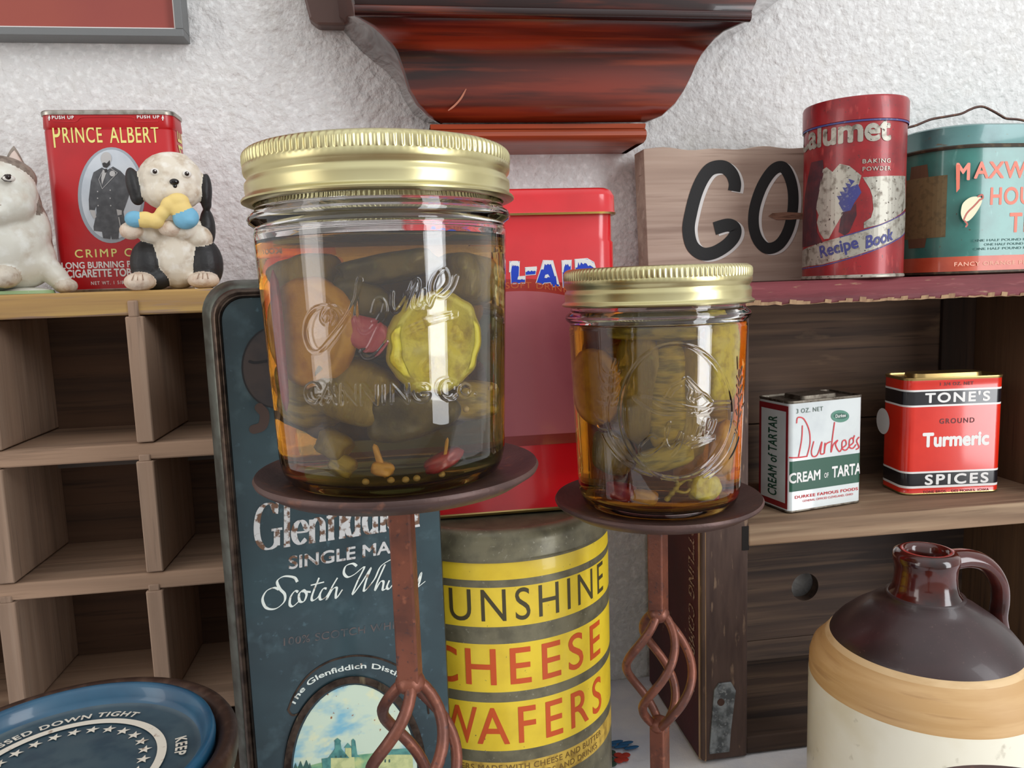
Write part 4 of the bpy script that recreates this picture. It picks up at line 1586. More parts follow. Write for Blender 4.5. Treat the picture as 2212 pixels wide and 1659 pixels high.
# band edges down the middle of the tin (photo rows at the front)
rows = [('y', 1212), ('o', 1252), ('y', 1268), ('o', 1353), ('y', 1390), ('o', 1494), ('y', 1516), ('o', 1621), ('m', 1646), ('o', 1690)]
prof, ms_ = [(0, 0), (SR - 0.002, 0), (SR, 0.0012), (SR, 0.0016)], [0, 0, 0]
zs_ = [ZV(v) for _, v in rows][::-1]
kinds = [kd for kd, _ in rows][::-1]
mi_ = {'y': 1, 'o': 0, 'm': 2}
for z_, kd in zip(zs_, kinds):
    if z_ < 0.003:
        continue
    prof.append((SR, z_))
    ms_.append(mi_[kd])
prof[-1] = (SR - 0.0004, zl_bot)
prof += [(SR - 0.002, zl_bot + 0.003), (0, zl_bot + 0.003)]
ms_ += [0, 0]
obj('body', MB().lathe(prof, 128, ms_), [olive, yel, yel2], sun, smooth=40)
obj('lid', MB().lathe([(SR - 0.0006, zl_bot - 0.0008), (SR + 0.0006, zl_bot - 0.0006), (SR + 0.0008, zl_bot + 0.0005), (SR + 0.0002, zl_bot + 0.0012), (SR + 0.0002, zl_top - 0.006), (SR - 0.0006, zl_top - 0.0025), (SR - 0.0035, zl_top), (SR - 0.007, zl_top + 0.0004), (SR - 0.009, zl_top - 0.0006), (0, zl_top - 0.0002)], 128),
    olive, sun, smooth=50)
Fn = Round(sun, SR)
c5 = lambda x, y: (900 + x / 2.8652, 1080 + y / 2.8652)


def wrapped(parent, face, word, span, a_mid, z0, z1, m, bold, spacing=1.25, name='lettering', shear=0.0):
    vs_, fs_2 = text2d(word, bold, shear, spacing)
    m_ = MB()
    print_mesh(m_, [(face.r * (a_mid + (x - 0.5) * span), z0 + (z1 - z0) * y) for x, y in vs_], fs_2, face)
    return obj(name, m_, m, parent, smooth=0, fix=False)


def span_of(face, uL, uR, v):
    a, b = face.loc(uL, v).x / face.r, face.loc(uR, v).x / face.r
    return b - a, (a + b) / 2


for word, (uL, uR), v, (vt, vb), m_, bo in (('UNSHINE', (971, 1303), 1300, (1271, 1341), olive_p, 0.0), ('HEESE', (1006, 1297), 1440, (1399, 1479), orange, 0.006), ('AFERS', (1031, 1300), 1580, (1527, 1607), orange, 0.006)):
    sp, mid = span_of(Fn, uL, uR, v)
    wrapped(sun, Fn, word, sp, mid, ZV(vb), ZV(vt), m_, bo)
    first = {'UNSHINE': 'S', 'HEESE': 'C', 'AFERS': 'W'}[word]
    w1 = {'S': 0.20, 'C': 0.24, 'W': 0.34}[first]
    gap = 0.07 if first != 'W' else -0.005
    wrapped(sun, Fn, first, w1, mid - sp / 2 - gap - w1 / 2, ZV(vb), ZV(vt), m_, bo)
sp, mid = span_of(Fn, 955, 1290, 1650)
wrapped(sun, Fn, 'CRACKERS MADE WITH CHEESE AND BUTTER', sp * 1.1, mid, ZV(1664), ZV(1651), mat('brown_print', (126, 96, 44), 0.5), 0.01, 1.1)
wrapped(sun, Fn, 'SERVE WITH SOUPS SALADS AND DRINKS', sp * 1.0, mid, ZV(1684), ZV(1671), mat('brown_print', (126, 96, 44), 0.5), 0.01, 1.1)

KY = SY - 0.032
kz = 0.0003 + zl_top + 0.0006
k1 = at(1329, 800, KY + 0.008).x
k0 = at(908, 1125, KY + 0.008).x
kw, kd = k1 - k0, 0.070
koo = thing('drink_mix_tin', 'bright red drink mix tin with blue snow capped letters standing on the yellow tin', 'tin', ((k0 + k1) / 2, KY + kd / 2, kz))
red_k = mat('bright_red_enamel', (206, 14, 26), 0.26, coat=0.4, layers=[((190, 8, 18), 30, 0.45, 0.7)])
rose = mat('rose_print', (190, 100, 108), 0.4, coat=0.2, layers=[((176, 86, 96), 24, 0.4, 0.65)])
rust_b = mat('rust_red_band', (140, 36, 32), 0.4, coat=0.3)
kh = at(1200, 462, KY).z - kz
kt = at(1200, 405, KY).z - kz
kr = 0.010
zq = [at(1180, v, KY).z - kz for v in (1100, 960, 938, 652, 620)]
lo, ms_ = [], []
for z_, ins, m_ in ((0.0, 0.0003, 1), (0.0014, -0.0005, 1), (0.002, 0.0, 0), (kh - 0.0145, 0.0, 0), (kh - 0.0135, 0.0008, 0), (kh + 0.003, 0.0008, 0)):
    lo.append(rloop(kw, kd, kr, z_, ins))
    ms_.append(m_)
obj('body', MB().loft(lo, ms_[:-1]), [red_k, gold_tin], koo, smooth=50)
obj('lid', MB().loft([rloop(kw, kd, kr, kh - 0.0004, -0.0014), rloop(kw, kd, kr, kh + 0.0006, -0.0018), rloop(kw, kd, kr, kh + 0.0012, -0.0012), rloop(kw, kd, kr, kt - 0.004, -0.001), rloop(kw, kd, kr, kt - 0.0012, 0.0005), rloop(kw, kd, kr, kt, 0.003)], [1, 0, 0, 0, 0]), [red_k, gold_tin], koo, smooth=50)
Fk = Flat(koo, -kd / 2)
hwk = kw / 2 - kr * 0.7
ar_ = MB()
top_arc = [(-hwk + 2 * hwk * i / 24, zq[3] + 0.010 * (1 - ((i - 12) / 12.0) ** 2) - 0.004) for i in range(25)]
patch(ar_, Fk, [(-hwk, zq[2]), (hwk, zq[2])] + top_arc[::-1], px=False)
obj('rose_panel', ar_, rose, koo, smooth=0)
ar_ = MB()
patch(ar_, Fk, [(-hwk, zq[1]), (hwk, zq[1]), (hwk, zq[2]), (-hwk, zq[2])], px=False)
obj('dark_band', ar_, rust_b, koo, smooth=0)
ar_ = MB()
b2 = [(x, z + 0.0062) for x, z in top_arc]
patch(ar_, Fk, top_arc + b2[::-1], px=False)
obj('banner', ar_, mat('banner_red', (168, 40, 30), 0.4, coat=0.3), koo, smooth=0)
vs, fs = text2d('SWEETENED SOFT DRINK MIX', 0.01, 0, 1.1)
mm = MB()
oo = []
for x, y in vs:
    xx = -hwk * 0.86 + 2 * hwk * 0.86 * x
    i = (xx + hwk) / (2 * hwk)
    zz = zq[3] + 0.010 * (1 - (2 * i - 1) ** 2) - 0.004
    oo.append((xx, zz + 0.0014 + 0.0032 * y))
print_mesh(mm, oo, fs, Flat(koo, -kd / 2, 0.0002))
obj('banner_lettering', mm, mat('orange_print', (196, 92, 48), 0.5), koo, smooth=0, fix=False)
bluek = mat('royal_blue_print', (22, 62, 190), 0.4)
c7 = lambda x, y: (1060 + x / 5.184, 380 + y / 5.184)
Fk1, Fk2, Fk3 = Flat(koo, -kd / 2, 0.00012), Flat(koo, -kd / 2, 0.00024), Flat(koo, -kd / 2, 0.00036)
outl_, bl_, sn = MB(), MB(), MB()
LET = {
    'L': [(215, 960), (318, 960), (312, 1130), (385, 1125), (382, 1195), (232, 1205), (228, 1080)],
    '-': [(388, 1030), (512, 1022), (498, 1100), (392, 1108)],
    'A': [(590, 950), (690, 950), (765, 1235), (690, 1238), (672, 1190), (598, 1195), (580, 1212), (512, 1200), (560, 1060)],
    'I': [(800, 948), (898, 942), (888, 1250), (815, 1252)],
    'D': [(946, 935), (1080, 930), (1150, 970), (1178, 1060), (1150, 1180), (1090, 1250), (960, 1270)],
}
for ch, pl in LET.items():
    cx_ = sum(p[0] for p in pl) / len(pl)
    cy_ = sum(p[1] for p in pl) / len(pl)
    patch(bl_, Fk2, [c7(*p) for p in pl])
    ribbon(outl_, Fk1, [c7(*p) for p in pl], 0.0009, sub=1, closed=True)
patch(sn, Fk3, [c7(*p) for p in ((205, 1080), (208, 975), (240, 952), (300, 952), (320, 975), (316, 1020), (300, 1005), (288, 1012), (278, 1000), (266, 1010), (258, 995), (246, 1015), (238, 990), (226, 1080))])
patch(sn, Fk3, [c7(*p) for p in ((298, 1160), (306, 1125), (380, 1118), (390, 1160), (360, 1162), (350, 1155), (330, 1162))])
patch(sn, Fk3, [c7(*p) for p in ((384, 1075), (392, 1025), (505, 1018), (518, 1030), (510, 1072), (490, 1062), (470, 1068), (455, 1058), (440, 1072), (420, 1060), (400, 1075))])
patch(sn, Fk3, [c7(*p) for p in ((555, 1060), (590, 952), (640, 944), (695, 955), (735, 1090), (765, 1215), (740, 1212), (728, 1120), (715, 1125), (690, 1040), (672, 985), (655, 995), (640, 985), (620, 1000), (604, 985), (590, 1050), (572, 1045))])
patch(sn, Fk3, [c7(*p) for p in ((600, 1140), (610, 1108), (640, 1100), (662, 1135), (640, 1132), (625, 1145))])
patch(sn, Fk3, [c7(*p) for p in ((795, 1080), (798, 950), (830, 940), (900, 944), (892, 1010), (878, 1015), (862, 985), (850, 1000), (838, 985), (822, 1020), (812, 1080))])
patch(sn, Fk3, [c7(*p) for p in ((942, 1030), (946, 935), (1030, 926), (1100, 940), (1160, 985), (1178, 1050), (1140, 1020), (1110, 1000), (1090, 1010), (1070, 980), (1050, 975), (1035, 990), (1010, 968), (995, 1005), (980, 965), (968, 1025))])
obj('letter_outline', outl_, white_print, koo, smooth=0)
obj('blue_letters', bl_, bluek, koo, smooth=0)
obj('snow_caps', sn, white_print, koo, smooth=0)
write(koo, Fk2, 'KOO', c7(-560, 1262), c7(150, 1210), c7(-560, 990), bluek, 0.05, name='blue_letters')

# ================================================================ on the crate: scuffed red powder can, teal tea tin
RY = 0.4555
rc_c = at(1841, 590, RY)
CR = 0.0293
can = thing('baking_powder_can', 'scuffed red cylindrical powder can with worn silver patches on top of the crate', 'can', (rc_c.x - 0.0005, RY, K_TOP + 0.0002))
chh = at(1842, 203, RY - CR).z - K_TOP
red_c = mat('worn_red_paint', (150, 26, 32), 0.35, 0.15, coat=0.2,
            layers=[((118, 22, 28), 60, 0.42, 0.66), ((172, 60, 58), (260, 260, 90), 0.60, 0.74), ((92, 40, 40), 700, 0.64, 0.70)])
silv = mat('worn_silver', (168, 164, 152), 0.42, 0.45, layers=[((112, 104, 92), 240, 0.5, 0.68), ((60, 48, 42), 500, 0.64, 0.69)])
can_blue = mat('dull_blue_print', (58, 60, 122), 0.45, layers=[((110, 108, 130), 600, 0.58, 0.68)])
can_dark = mat('dark_maroon_print', (60, 24, 34), 0.45, layers=[((84, 28, 36), 160, 0.45, 0.65)])
lz = chh - 0.0128
obj('body', MB().lathe([(0, 0), (CR - 0.0005, 0), (CR + 0.0006, 0.0006), (CR + 0.0006, 0.0018), (CR, 0.0024), (CR, lz), (CR - 0.002, lz + 0.002), (0, lz + 0.002)], 96, [1, 1, 1, 1, 0, 0, 0]), [red_c, silv], can, smooth=40)
obj('lid', MB().lathe([(CR + 0.0002, lz - 0.0012), (CR + 0.0009, lz - 0.0008), (CR + 0.0009, chh - 0.0016), (CR + 0.0003, chh - 0.0002), (CR - 0.0006, chh), (CR - 0.0016, chh - 0.0008), (0, chh - 0.0006)], 96), red_c, can, smooth=50)
lb = MB()
FC_ = Round(can, CR)
FL = Round(can, CR + 0.0009, 0.0001)
Fc2, Fc3, Fc4 = Round(can, CR, 0.0002), Round(can, CR, 0.0003), Round(can, CR, 0.0004)
c8 = lambda x, y: (1700 + x / 3.857, 190 + y / 3.857)
c6f = lambda x, y: (1360 + x / 2.596, 180 + y / 2.596)
obj('blue_line', MB().lathe([(CR + 0.0004, lz - 0.0021), (CR + 0.0008, lz - 0.0021), (CR + 0.0008, lz - 0.0011), (CR + 0.0004, lz - 0.0011)], 96), can_blue, can, smooth=40)
mm = MB()
patch(mm, FC_, [c8(*p) for p in ((250, 960), (300, 680), (330, 660), (380, 700), (440, 632), (520, 650), (620, 730), (600, 800), (560, 860), (520, 880), (490, 960), (460, 1060), (400, 1160), (350, 1255), (310, 1260), (270, 1200), (250, 1120), (265, 1060), (245, 1010))])
patch(mm, FC_, [c8(*p) for p in ((630, 745), (760, 735), (900, 732), (985, 735), (985, 1000), (880, 1090), (760, 1140), (640, 1170), (640, 1120), (700, 1080), (720, 1010), (710, 900), (690, 840))])
patch(mm, FC_, [c8(*p) for p in ((100, 1365), (200, 1320), (400, 1255), (600, 1200), (760, 1150), (880, 1098), (985, 1030), (985, 1190), (900, 1265), (760, 1330), (560, 1400), (300, 1470), (110, 1500))])
obj('worn_silver_patch', mm, silv, can, smooth=0)
mm = MB()
patch(mm, FC_, [c8(*p) for p in ((205, 620), (300, 600), (310, 700), (270, 860), (245, 1000), (250, 1200), (300, 1290), (330, 1285), (180, 1320), (110, 1330), (150, 900))])
patch(mm, FC_, [c8(*p) for p in ((455, 1040), (520, 1000), (575, 960), (580, 1060), (520, 1200), (480, 1230), (430, 1200))])
obj('dark_print', mm, can_dark, can, smooth=0)
mm = MB()
patch(mm, Fc2, [c8(*p) for p in ((430, 960), (520, 830), (590, 800), (620, 870), (560, 960), (530, 1020), (470, 1035))])
for yy in range(0, 5):
    patch(mm, Fc2, [c8(440 + yy * 24, 915 + 30 - yy * 34), c8(415 + yy * 24, 900 - yy * 36), c8(470 + yy * 24, 895 - yy * 30)])
ribbon(mm, Fc2, [c8(*p) for p in ((120, 1512), (300, 1480), (560, 1408), (760, 1338), (900, 1272), (978, 1205))], 0.0006, sub=4, caps=False)
ribbon(mm, Fc2, [c8(*p) for p in ((440, 1245), (600, 1198), (760, 1148), (880, 1096), (978, 1030))], 0.0006, sub=4, caps=False)
obj('blue_print', mm, can_blue, can, smooth=0)
write(can, Fc3, 'Recipe', c8(290, 1448), c8(612, 1362), c8(262, 1322), can_blue, 0.03, 0.1, slope=True)
write(can, Fc3, 'Book', c8(655, 1342), c8(880, 1268), c8(648, 1236), can_blue, 0.03, 0.1, slope=True)
write(can, Fc3, 'Calumet', c8(108, 520), c8(862, 482), c8(108, 318), silv, 0.035, name='lettering')
write(can, Fc3, 'BAKING', c8(628, 632), c8(860, 622), c8(628, 596), silv, 0.02, spacing=1.2)
write(can, Fc3, 'POWDER', c8(628, 696), c8(860, 686), c8(628, 660), silv, 0.02, spacing=1.2)

# ---- teal tea tin with a wire handle
MY = 0.446
m0 = at(1952, 500, MY + 0.035).x
mz = K_TOP + 0.0002
mw_, md_, mrad = 0.150, 0.072, 0.031
tea = thing('tea_tin', 'teal tea tin with orange lettering and bent wire handle on the crate top', 'tin', (m0 + mw_ / 2, MY + md_ / 2, mz))
tealm = mat('teal_enamel', (58, 128, 118), 0.3, 0.05, coat=0.6,
            layers=[((44, 106, 98), 40, 0.42, 0.66), ((92, 150, 140), (240, 240, 100), 0.64, 0.76), ((70, 62, 50), 330, 0.70, 0.74)])
teal_l = mat('teal_lid', (84, 130, 128), 0.35, 0.1, coat=0.4, layers=[((62, 104, 104), 50, 0.42, 0.66), ((92, 82, 62), (120, 120, 400), 0.66, 0.72)])
orange_b = mat('orange_band', (206, 92, 62), 0.4, coat=0.3, layers=[((190, 70, 40), 60, 0.45, 0.7)])
coral = mat('coral_print', (224, 120, 96), 0.45)
dark_seam = mat('dark_seam', (62, 52, 42), 0.5, 0.5, layers=[((96, 82, 62), 200, 0.5, 0.7)])
zA = at(2100, 585, MY).z - mz
zB = at(2100, 553, MY).z - mz
zC = at(2120, 316, MY).z - mz
zD = at(2120, 266, MY).z - mz
lo, ms_ = [], []
for z_, ins, m_ in ((0, 0.0005, 2), (0.001, -0.0004, 2), (max(zA, 0.002), 0.0, 1), (zB, 0.0, 0), (zC + 0.002, 0.0, 0)):
    lo.append(rloop(mw_, md_, mrad, z_, ins, 12))
    ms_.append(m_)
obj('body', MB().loft(lo, ms_[:-1]), [tealm, orange_b, dark_seam], tea, smooth=50)
obj('lid', MB().loft([rloop(mw_, md_, mrad, zC - 0.0006, -0.0012, 12), rloop(mw_, md_, mrad, zC + 0.0008, -0.0016, 12), rloop(mw_, md_, mrad, zC + 0.0016, -0.001, 12), rloop(mw_, md_, mrad, zD - 0.001, -0.0008, 12), rloop(mw_, md_, mrad, zD, 0.0008, 12), rloop(mw_, md_, mrad, zD + 0.001, 0.006, 12)], [1, 1, 0, 0, 0]), [teal_l, dark_seam], tea, smooth=50)
Fm = Flat(tea, -md_ / 2)
write(tea, Fm, 'M', c8(1405, 770), c8(1522, 768), c8(1405, 625), coral, 0.03)
patch_ = MB()
patch(patch_, Flat(tea, -md_ / 2, 0.0003), [c8(*p) for p in ((1405, 640), (1440, 640), (1436, 840), (1408, 872))])
obj('lettering_tail', patch_, mat('orange_print_deep', (206, 84, 44), 0.45), tea, smooth=0)
write(tea, Fm, 'AXWELL', c8(1555, 762), c8(2260, 742), c8(1555, 618), coral, 0.028, spacing=1.1)
write(tea, Fm, 'HOUSE', c8(1690, 978), c8(2200, 965), c8(1690, 828), coral, 0.025, spacing=1.1)
write(tea, Fm, 'TEA', c8(1848, 1205), c8(2170, 1195), c8(1848, 1040), coral, 0.025, spacing=1.1)
write(tea, Fm, 'FANCY ORANGE PEKOE AND PEKOE TEA', c8(1392, 1482), c8(2640, 1450), c8(1392, 1448), mat('peach_print', (236, 176, 148), 0.5), 0.01, spacing=1.1)
dkt = mat('dark_teal_print', (38, 92, 86), 0.5)
for (x0_, x1_, y_) in ((1550, 2450, 1275), (1640, 2380, 1310), (1560, 2440, 1345)):
    write(tea, Fm, 'ONE HALF POUND NET WEIGHT BLENDED', c8(x0_, y_), c8(x1_, y_ - 12), c8(x0_, y_ - 20), dkt, 0.006)
dr_ = MB()
patch(dr_, Flat(tea, -md_ / 2, 0.0002), [c8(*p) for p in ((1448, 1020), (1465, 960), (1520, 915), (1580, 905), (1622, 925), (1610, 980), (1560, 1060), (1510, 1108), (1470, 1105), (1450, 1065))], sub=4)
cpp = obj('cup_print', dr_, mat('cream_cup', (222, 216, 180), 0.45), tea, smooth=0)
d2 = MB()
for st in ([(1605, 930), (1560, 980), (1500, 1040), (1470, 1100)], [(1590, 905), (1622, 890), (1630, 915), (1610, 930)], [(1480, 1110), (1500, 1135), (1488, 1155)]):
    ribbon(d2, Flat(tea, -md_ / 2, 0.0003), [c8(*p) for p in st], 0.0011, sub=5)
obj('cup_outline', d2, mat('brick_print', (176, 74, 54), 0.45), tea, smooth=0)


class TeaSide:
    """rounded left end: s runs round the corner from the front, t up"""
    curved = True
    r = mrad

    def __init__(self, eps=0.0002):
        self.eps = eps

    def pos(self, s, t):
        a = s / mrad   # 0 at the front tangent, 90 deg at the left
        if a <= math.pi / 2:
            return (-mw_ / 2 + mrad - (mrad + self.eps) * math.sin(a), -md_ / 2 + mrad - (mrad + self.eps) * math.cos(a), t)
        return (-mw_ / 2 - self.eps, -md_ / 2 + mrad + (s - mrad * math.pi / 2), t)


ts = MB()
L0, L1 = mrad * R(42), mrad * R(90) + 0.010
zt0, zt1 = at(2000, 515, MY + 0.02).z - mz, at(2000, 384, MY + 0.02).z - mz
vs = [(L0, zt0), (L1, zt0), (L1, zt1), (L0, zt1)]
print_mesh(ts, vs, [(0, 1, 2, 3)], TeaSide())
lm = mat('aged_paper_print', (122, 104, 68), 0.6, layers=[((106, 92, 60), 300, 0.5, 0.62)])
obj('side_panel_print', ts, lm, tea, smooth=0)
ts = MB()
mid_ = (L0 + L1) / 2
print_mesh(ts, [(mid_ - 0.006, zt0 - 0.006), (mid_ + 0.006, zt0 - 0.006), (mid_ + 0.007, zt0), (mid_ - 0.007, zt0)], [(0, 1, 2, 3)], TeaSide())
obj('side_figure_print', ts, mat('brown_side_print', (104, 76, 54), 0.6), tea, smooth=0)
ts = MB()
print_mesh(ts, [(mid_ - 0.007, zt1), (mid_ + 0.007, zt1), (mid_ + 0.006, zt1 + 0.008), (mid_ - 0.006, zt1 + 0.008)], [(0, 1, 2, 3)], TeaSide())
obj('side_figure_print', ts, mat('brown_side_print', (104, 76, 54), 0.6), tea, smooth=0)
hp = []
for x, y in ((985, 340), (1080, 310), (1200, 262), (1330, 238), (1450, 215), (1520, 182), (1580, 160), (1640, 158), (1720, 195), (1780, 230), (1830, 255), (1940, 265), (2060, 300), (2120, 330)):
    p = at(*c8(x, y), MY + md_ / 2)
    hp.append((p.x - tea.location.x, 0.0, p.z - mz))
hp = [(-mw_ / 2 - 0.0012, 0, zD - 0.010), (-mw_ / 2 - 0.0012, 0, zD + 0.0005)] + hp + [(mw_ / 2 + 0.0014, 0, zD + 0.002), (mw_ / 2 + 0.0014, 0, zD - 0.010)]
wire = mat('rusty_wire', (74, 48, 40), 0.5, 0.5, layers=[((112, 76, 56), 300, 0.5, 0.65)])
obj('wire_handle', MB().tube(smoothpath(hp, 5), 0.0008, 8), wire, tea, smooth=180)

# ================================================================ on the centre shelf: two small spice tins
zsh = sh_t + 0.0002
A_, B_, C_ = atz(1706, 1110, zsh), atz(1857, 1086, zsh), atz(1648, 1083, zsh)
dyaw = math.atan2(B_.y - A_.y, B_.x - A_.x)
dw, ddp = (B_ - A_).length + 0.002, 0.030
ctr = A_ + Vector((math.cos(dyaw), math.sin(dyaw), 0)) * (dw / 2 - 0.001) + Vector((-math.sin(dyaw), math.cos(dyaw), 0)) * (ddp / 2)
dk = thing('spice_tin', 'small white spice tin with a dark green band and red script on the crate shelf', 'tin', (ctr.x, ctr.y, zsh), dyaw)
whe = mat('white_enamel', (216, 222, 220), 0.25, coat=0.7, layers=[((204, 210, 210), 60, 0.45, 0.7)])
grn = mat('green_print', (30, 82, 62), 0.35, coat=0.3)
rdp = mat('red_print', (206, 44, 52), 0.4)
dkred = mat('dark_red_print', (140, 22, 32), 0.35, coat=0.3)
dh = at(1702, 868, A_.y).z - zsh
lo = [rloop(dw, ddp, 0.0032, z_, i_) for z_, i_ in ((0, 0.0004), (0.0008, -0.0003), (0.0016, 0), (dh - 0.0016, 0), (dh - 0.0008, -0.0003), (dh, -0.0002), (dh, 0.0008), (dh - 0.0012, 0.0012))]
obj('body', MB().loft(lo, [1, 1, 0, 1, 1, 1, 1]), [whe, dull_tin], dk, smooth=50)
obj('shaker_lid', MB().loft([rloop(dw * 0.5, ddp * 0.62, 0.003, dh - 0.0012), rloop(dw * 0.5, ddp * 0.62, 0.003, dh + 0.0014, 0.0006)], 0), dull_tin, dk, smooth=40)
Fd_ = WrapFlat(dk, dw, ddp, 0.0032, 0.00012)
Fd2, Fd3 = WrapFlat(dk, dw, ddp, 0.0032, 0.00025), WrapFlat(dk, dw, ddp, 0.0032, 0.00035)
c9 = lambda x, y: (1580 + x / 3.0728, 640 + y / 3.0728)
hw = dw / 2 + 0.004
g0, g1 = Fd_.loc(*c9(600, 1270)).y, Fd_.loc(*c9(600, 1072)).y
b_ = MB()
patch(b_, Fd_, [(-dw / 2 + 0.0008, g0), (hw, g0), (hw, g1), (-dw / 2 + 0.0008, g1)], px=False)
obj('green_band', b_, grn, dk, smooth=0)
write(dk, Fd2, 'CREAM', c9(385, 1246), c9(588, 1216), c9(385, 1176), white_print, 0.03)
write(dk, Fd2, 'OF', c9(614, 1205), c9(642, 1202), c9(614, 1172), white_print, 0.02)
write(dk, Fd2, 'TARTAR', c9(664, 1206), c9(895, 1172), c9(664, 1130), white_print, 0.03)
write(dk, Fd2, '3 OZ. NET', c9(430, 778), c9(606, 760), c9(430, 748), mat('grey_green_print', (92, 110, 100), 0.5), 0.005, spacing=1.15)
write(dk, Fd2, 'DURKEE FAMOUS FOODS', c9(420, 1345), c9(838, 1285), c9(420, 1325), rdp, 0.02, slope=True, spacing=1.1)
write(dk, Fd2, 'GENERAL OFFICES CLEVELAND, OHIO', c9(470, 1368), c9(805, 1320), c9(470, 1352), rdp, 0.005, slope=True)
b_ = MB()
patch(b_, Fd2, [c9(*p) for p in ell(720, 796, 60, 40, 32)])
obj('green_emblem', b_, mat('emblem_green', (78, 132, 112), 0.4), dk, smooth=0)
b_ = MB()
patch(b_, Fd3, [c9(*p) for p in ell(722, 794, 46, 20, 28)])
obj('emblem_centre', b_, mat('emblem_dark_green', (40, 92, 76), 0.4), dk, smooth=0)
write(dk, Flat(dk, -ddp / 2, 0.0004), 'Durkee', c9(688, 806), c9(756, 800), c9(688, 784), white_print, 0.01)
b_ = MB()
for st in ([(390, 1072), (440, 1070), (500, 1062)], [(500, 1062), (520, 980), (515, 890), (480, 815), (440, 805), (432, 840)], [(470, 860), (465, 950), (445, 1062)],
           [(545, 965), (530, 1030), (540, 1062), (570, 1050), (600, 965), (590, 1040), (610, 1045)],
           [(620, 975), (615, 1045), (625, 985), (655, 965)],
           [(683, 838), (668, 950), (660, 1035), (675, 985), (705, 955), (690, 985), (715, 1030), (735, 1005)],
           [(735, 1005), (760, 985), (755, 955), (735, 965), (735, 1010), (760, 1020), (785, 990)],
           [(785, 990), (808, 970), (803, 940), (783, 955), (783, 1000), (805, 1008), (825, 985)],
           [(815, 925), (808, 945)], [(845, 935), (830, 960), (845, 1000), (828, 1015)]):
    ribbon(b_, Fd2, [c9(*p) for p in st], 0.0008, sub=6)
obj('script_lettering', b_, rdp, dk, smooth=0)


class LeftFace:
    curved = False

    def __init__(self, X, eps=0.00015):
        self.X, self.eps = X, eps

    def pos(self, s, t):   # s runs from the back (left as seen) to the front
        return (self.X - self.eps, -s, t)


LF = LeftFace(-dw / 2)
hd = ddp / 2 - 0.002
b_ = MB()
patch(b_, LF, [(-hd, 0.0025), (hd + 0.001, 0.0025), (hd + 0.001, dh - 0.003), (-hd, dh - 0.003)], px=False)
obj('red_side_border', b_, dkred, dk, smooth=0)
b_ = MB()
patch(b_, LeftFace(-dw / 2, 0.0003), [(-hd + 0.0022, 0.006), (hd - 0.0008, 0.006), (hd - 0.0008, dh - 0.0065), (-hd + 0.0022, dh - 0.0065)], px=False)
obj('white_side_panel', b_, whe, dk, smooth=0)
vs, fs = text2d('CREAM of TARTAR', 0.02, 0, 1.08)
b_ = MB()
print_mesh(b_, [(0.0045 - 0.0085 * y, 0.0085 + (dh - 0.019) * x) for x, y in vs], fs, LeftFace(-dw / 2, 0.00045))
obj('side_lettering', b_, grn, dk, smooth=0, fix=False)

# ---- orange-red spice tin
T0, T1 = atz(1985, 1080, zsh), atz(2161, 1077, zsh)
tyaw = R(-6)
tl = atz(1953, 1068, zsh)
tr_ = 0.0065
twd = (at(2164, 960, 0.440) - at(1951, 960, 0.4465)).length
thg = at(2060, 814, 0.441).z - zsh
tdp = 0.030
tcx = (at(2164, 960, 0.440).x + at(1951, 960, 0.4465).x) / 2
ton = thing('spice_tin', 'orange red spice tin with two black bands on the crate shelf', 'tin', (tcx + 0.0010, 0.4405 + tdp / 2 + 0.0006, zsh), tyaw)
redo = mat('orange_red_enamel', (222, 42, 20), 0.25, coat=0.7, layers=[((210, 34, 16), 50, 0.45, 0.7)])
blk = mat('black_enamel', (20, 20, 26), 0.25, coat=0.6)
Ft = Flat(ton, -tdp / 2)
ZT = lambda v: Ft.loc(2080, v).y
zz = [(0, 'g', 0.0004), (0.0008, 'g', -0.0003), (0.0014, 'r', 0.0), (ZT(1051), 'w', 0), (ZT(1046), 'k', 0), (ZT(1019), 'w', 0), (ZT(1015), 'r', 0), (ZT(876), 'w', 0), (ZT(872), 'k', 0), (ZT(843), 'w', 0), (ZT(839), 'r', 0), (thg - 0.0018, 'g', 0), (thg - 0.0008, 'g', -0.0004), (thg, 'g', -0.0003), (thg, 'g', 0.0008), (thg - 0.001, 'g', 0.0011)]
mi2 = {'r': 0, 'w': 1, 'k': 2, 'g': 3}
obj('body', MB().loft([rloop(twd, tdp, tr_, z_, i_) for z_, _, i_ in zz], [mi2[kk] for _, kk, _ in zz[:-1]]), [redo, white_print, blk, gold_tin], ton, smooth=50)
obj('shaker_lid', MB().loft([rloop(twd * 0.74, tdp * 0.6, 0.008, thg - 0.001), rloop(twd * 0.74, tdp * 0.6, 0.008, thg + 0.0016, 0.0006)], 0), gold_tin, ton, smooth=40)
dpr = mat('dark_red_ink', (92, 20, 22), 0.45)
write(ton, Ft, "TONE'S", c9(1284, 702), c9(1715, 702), c9(1284, 632), white_print, 0.03, spacing=1.2)
write(ton, Ft, '1 3/4 OZ. NET', c9(1384, 590), c9(1606, 590), c9(1384, 568), dpr, 0.03, spacing=1.15)
write(ton, Ft, 'GROUND', c9(1380, 842), c9(1612, 842), c9(1380, 808), dpr, 0.02, spacing=1.25)
write(ton, Ft, 'Turmeric', c9(1266, 996), c9(1708, 996), c9(1266, 898), white_print, 0.045)
write(ton, Ft, 'SPICES', c9(1282, 1246), c9(1704, 1244), c9(1282, 1176), white_print, 0.03, spacing=1.25)
write(ton, Ft, 'TONE BROS. - DES MOINES, IOWA', c9(1270, 1302), c9(1708, 1302), c9(1270, 1282), dpr, 0.015, spacing=1.1)
# the pale round print that shows on the left corner


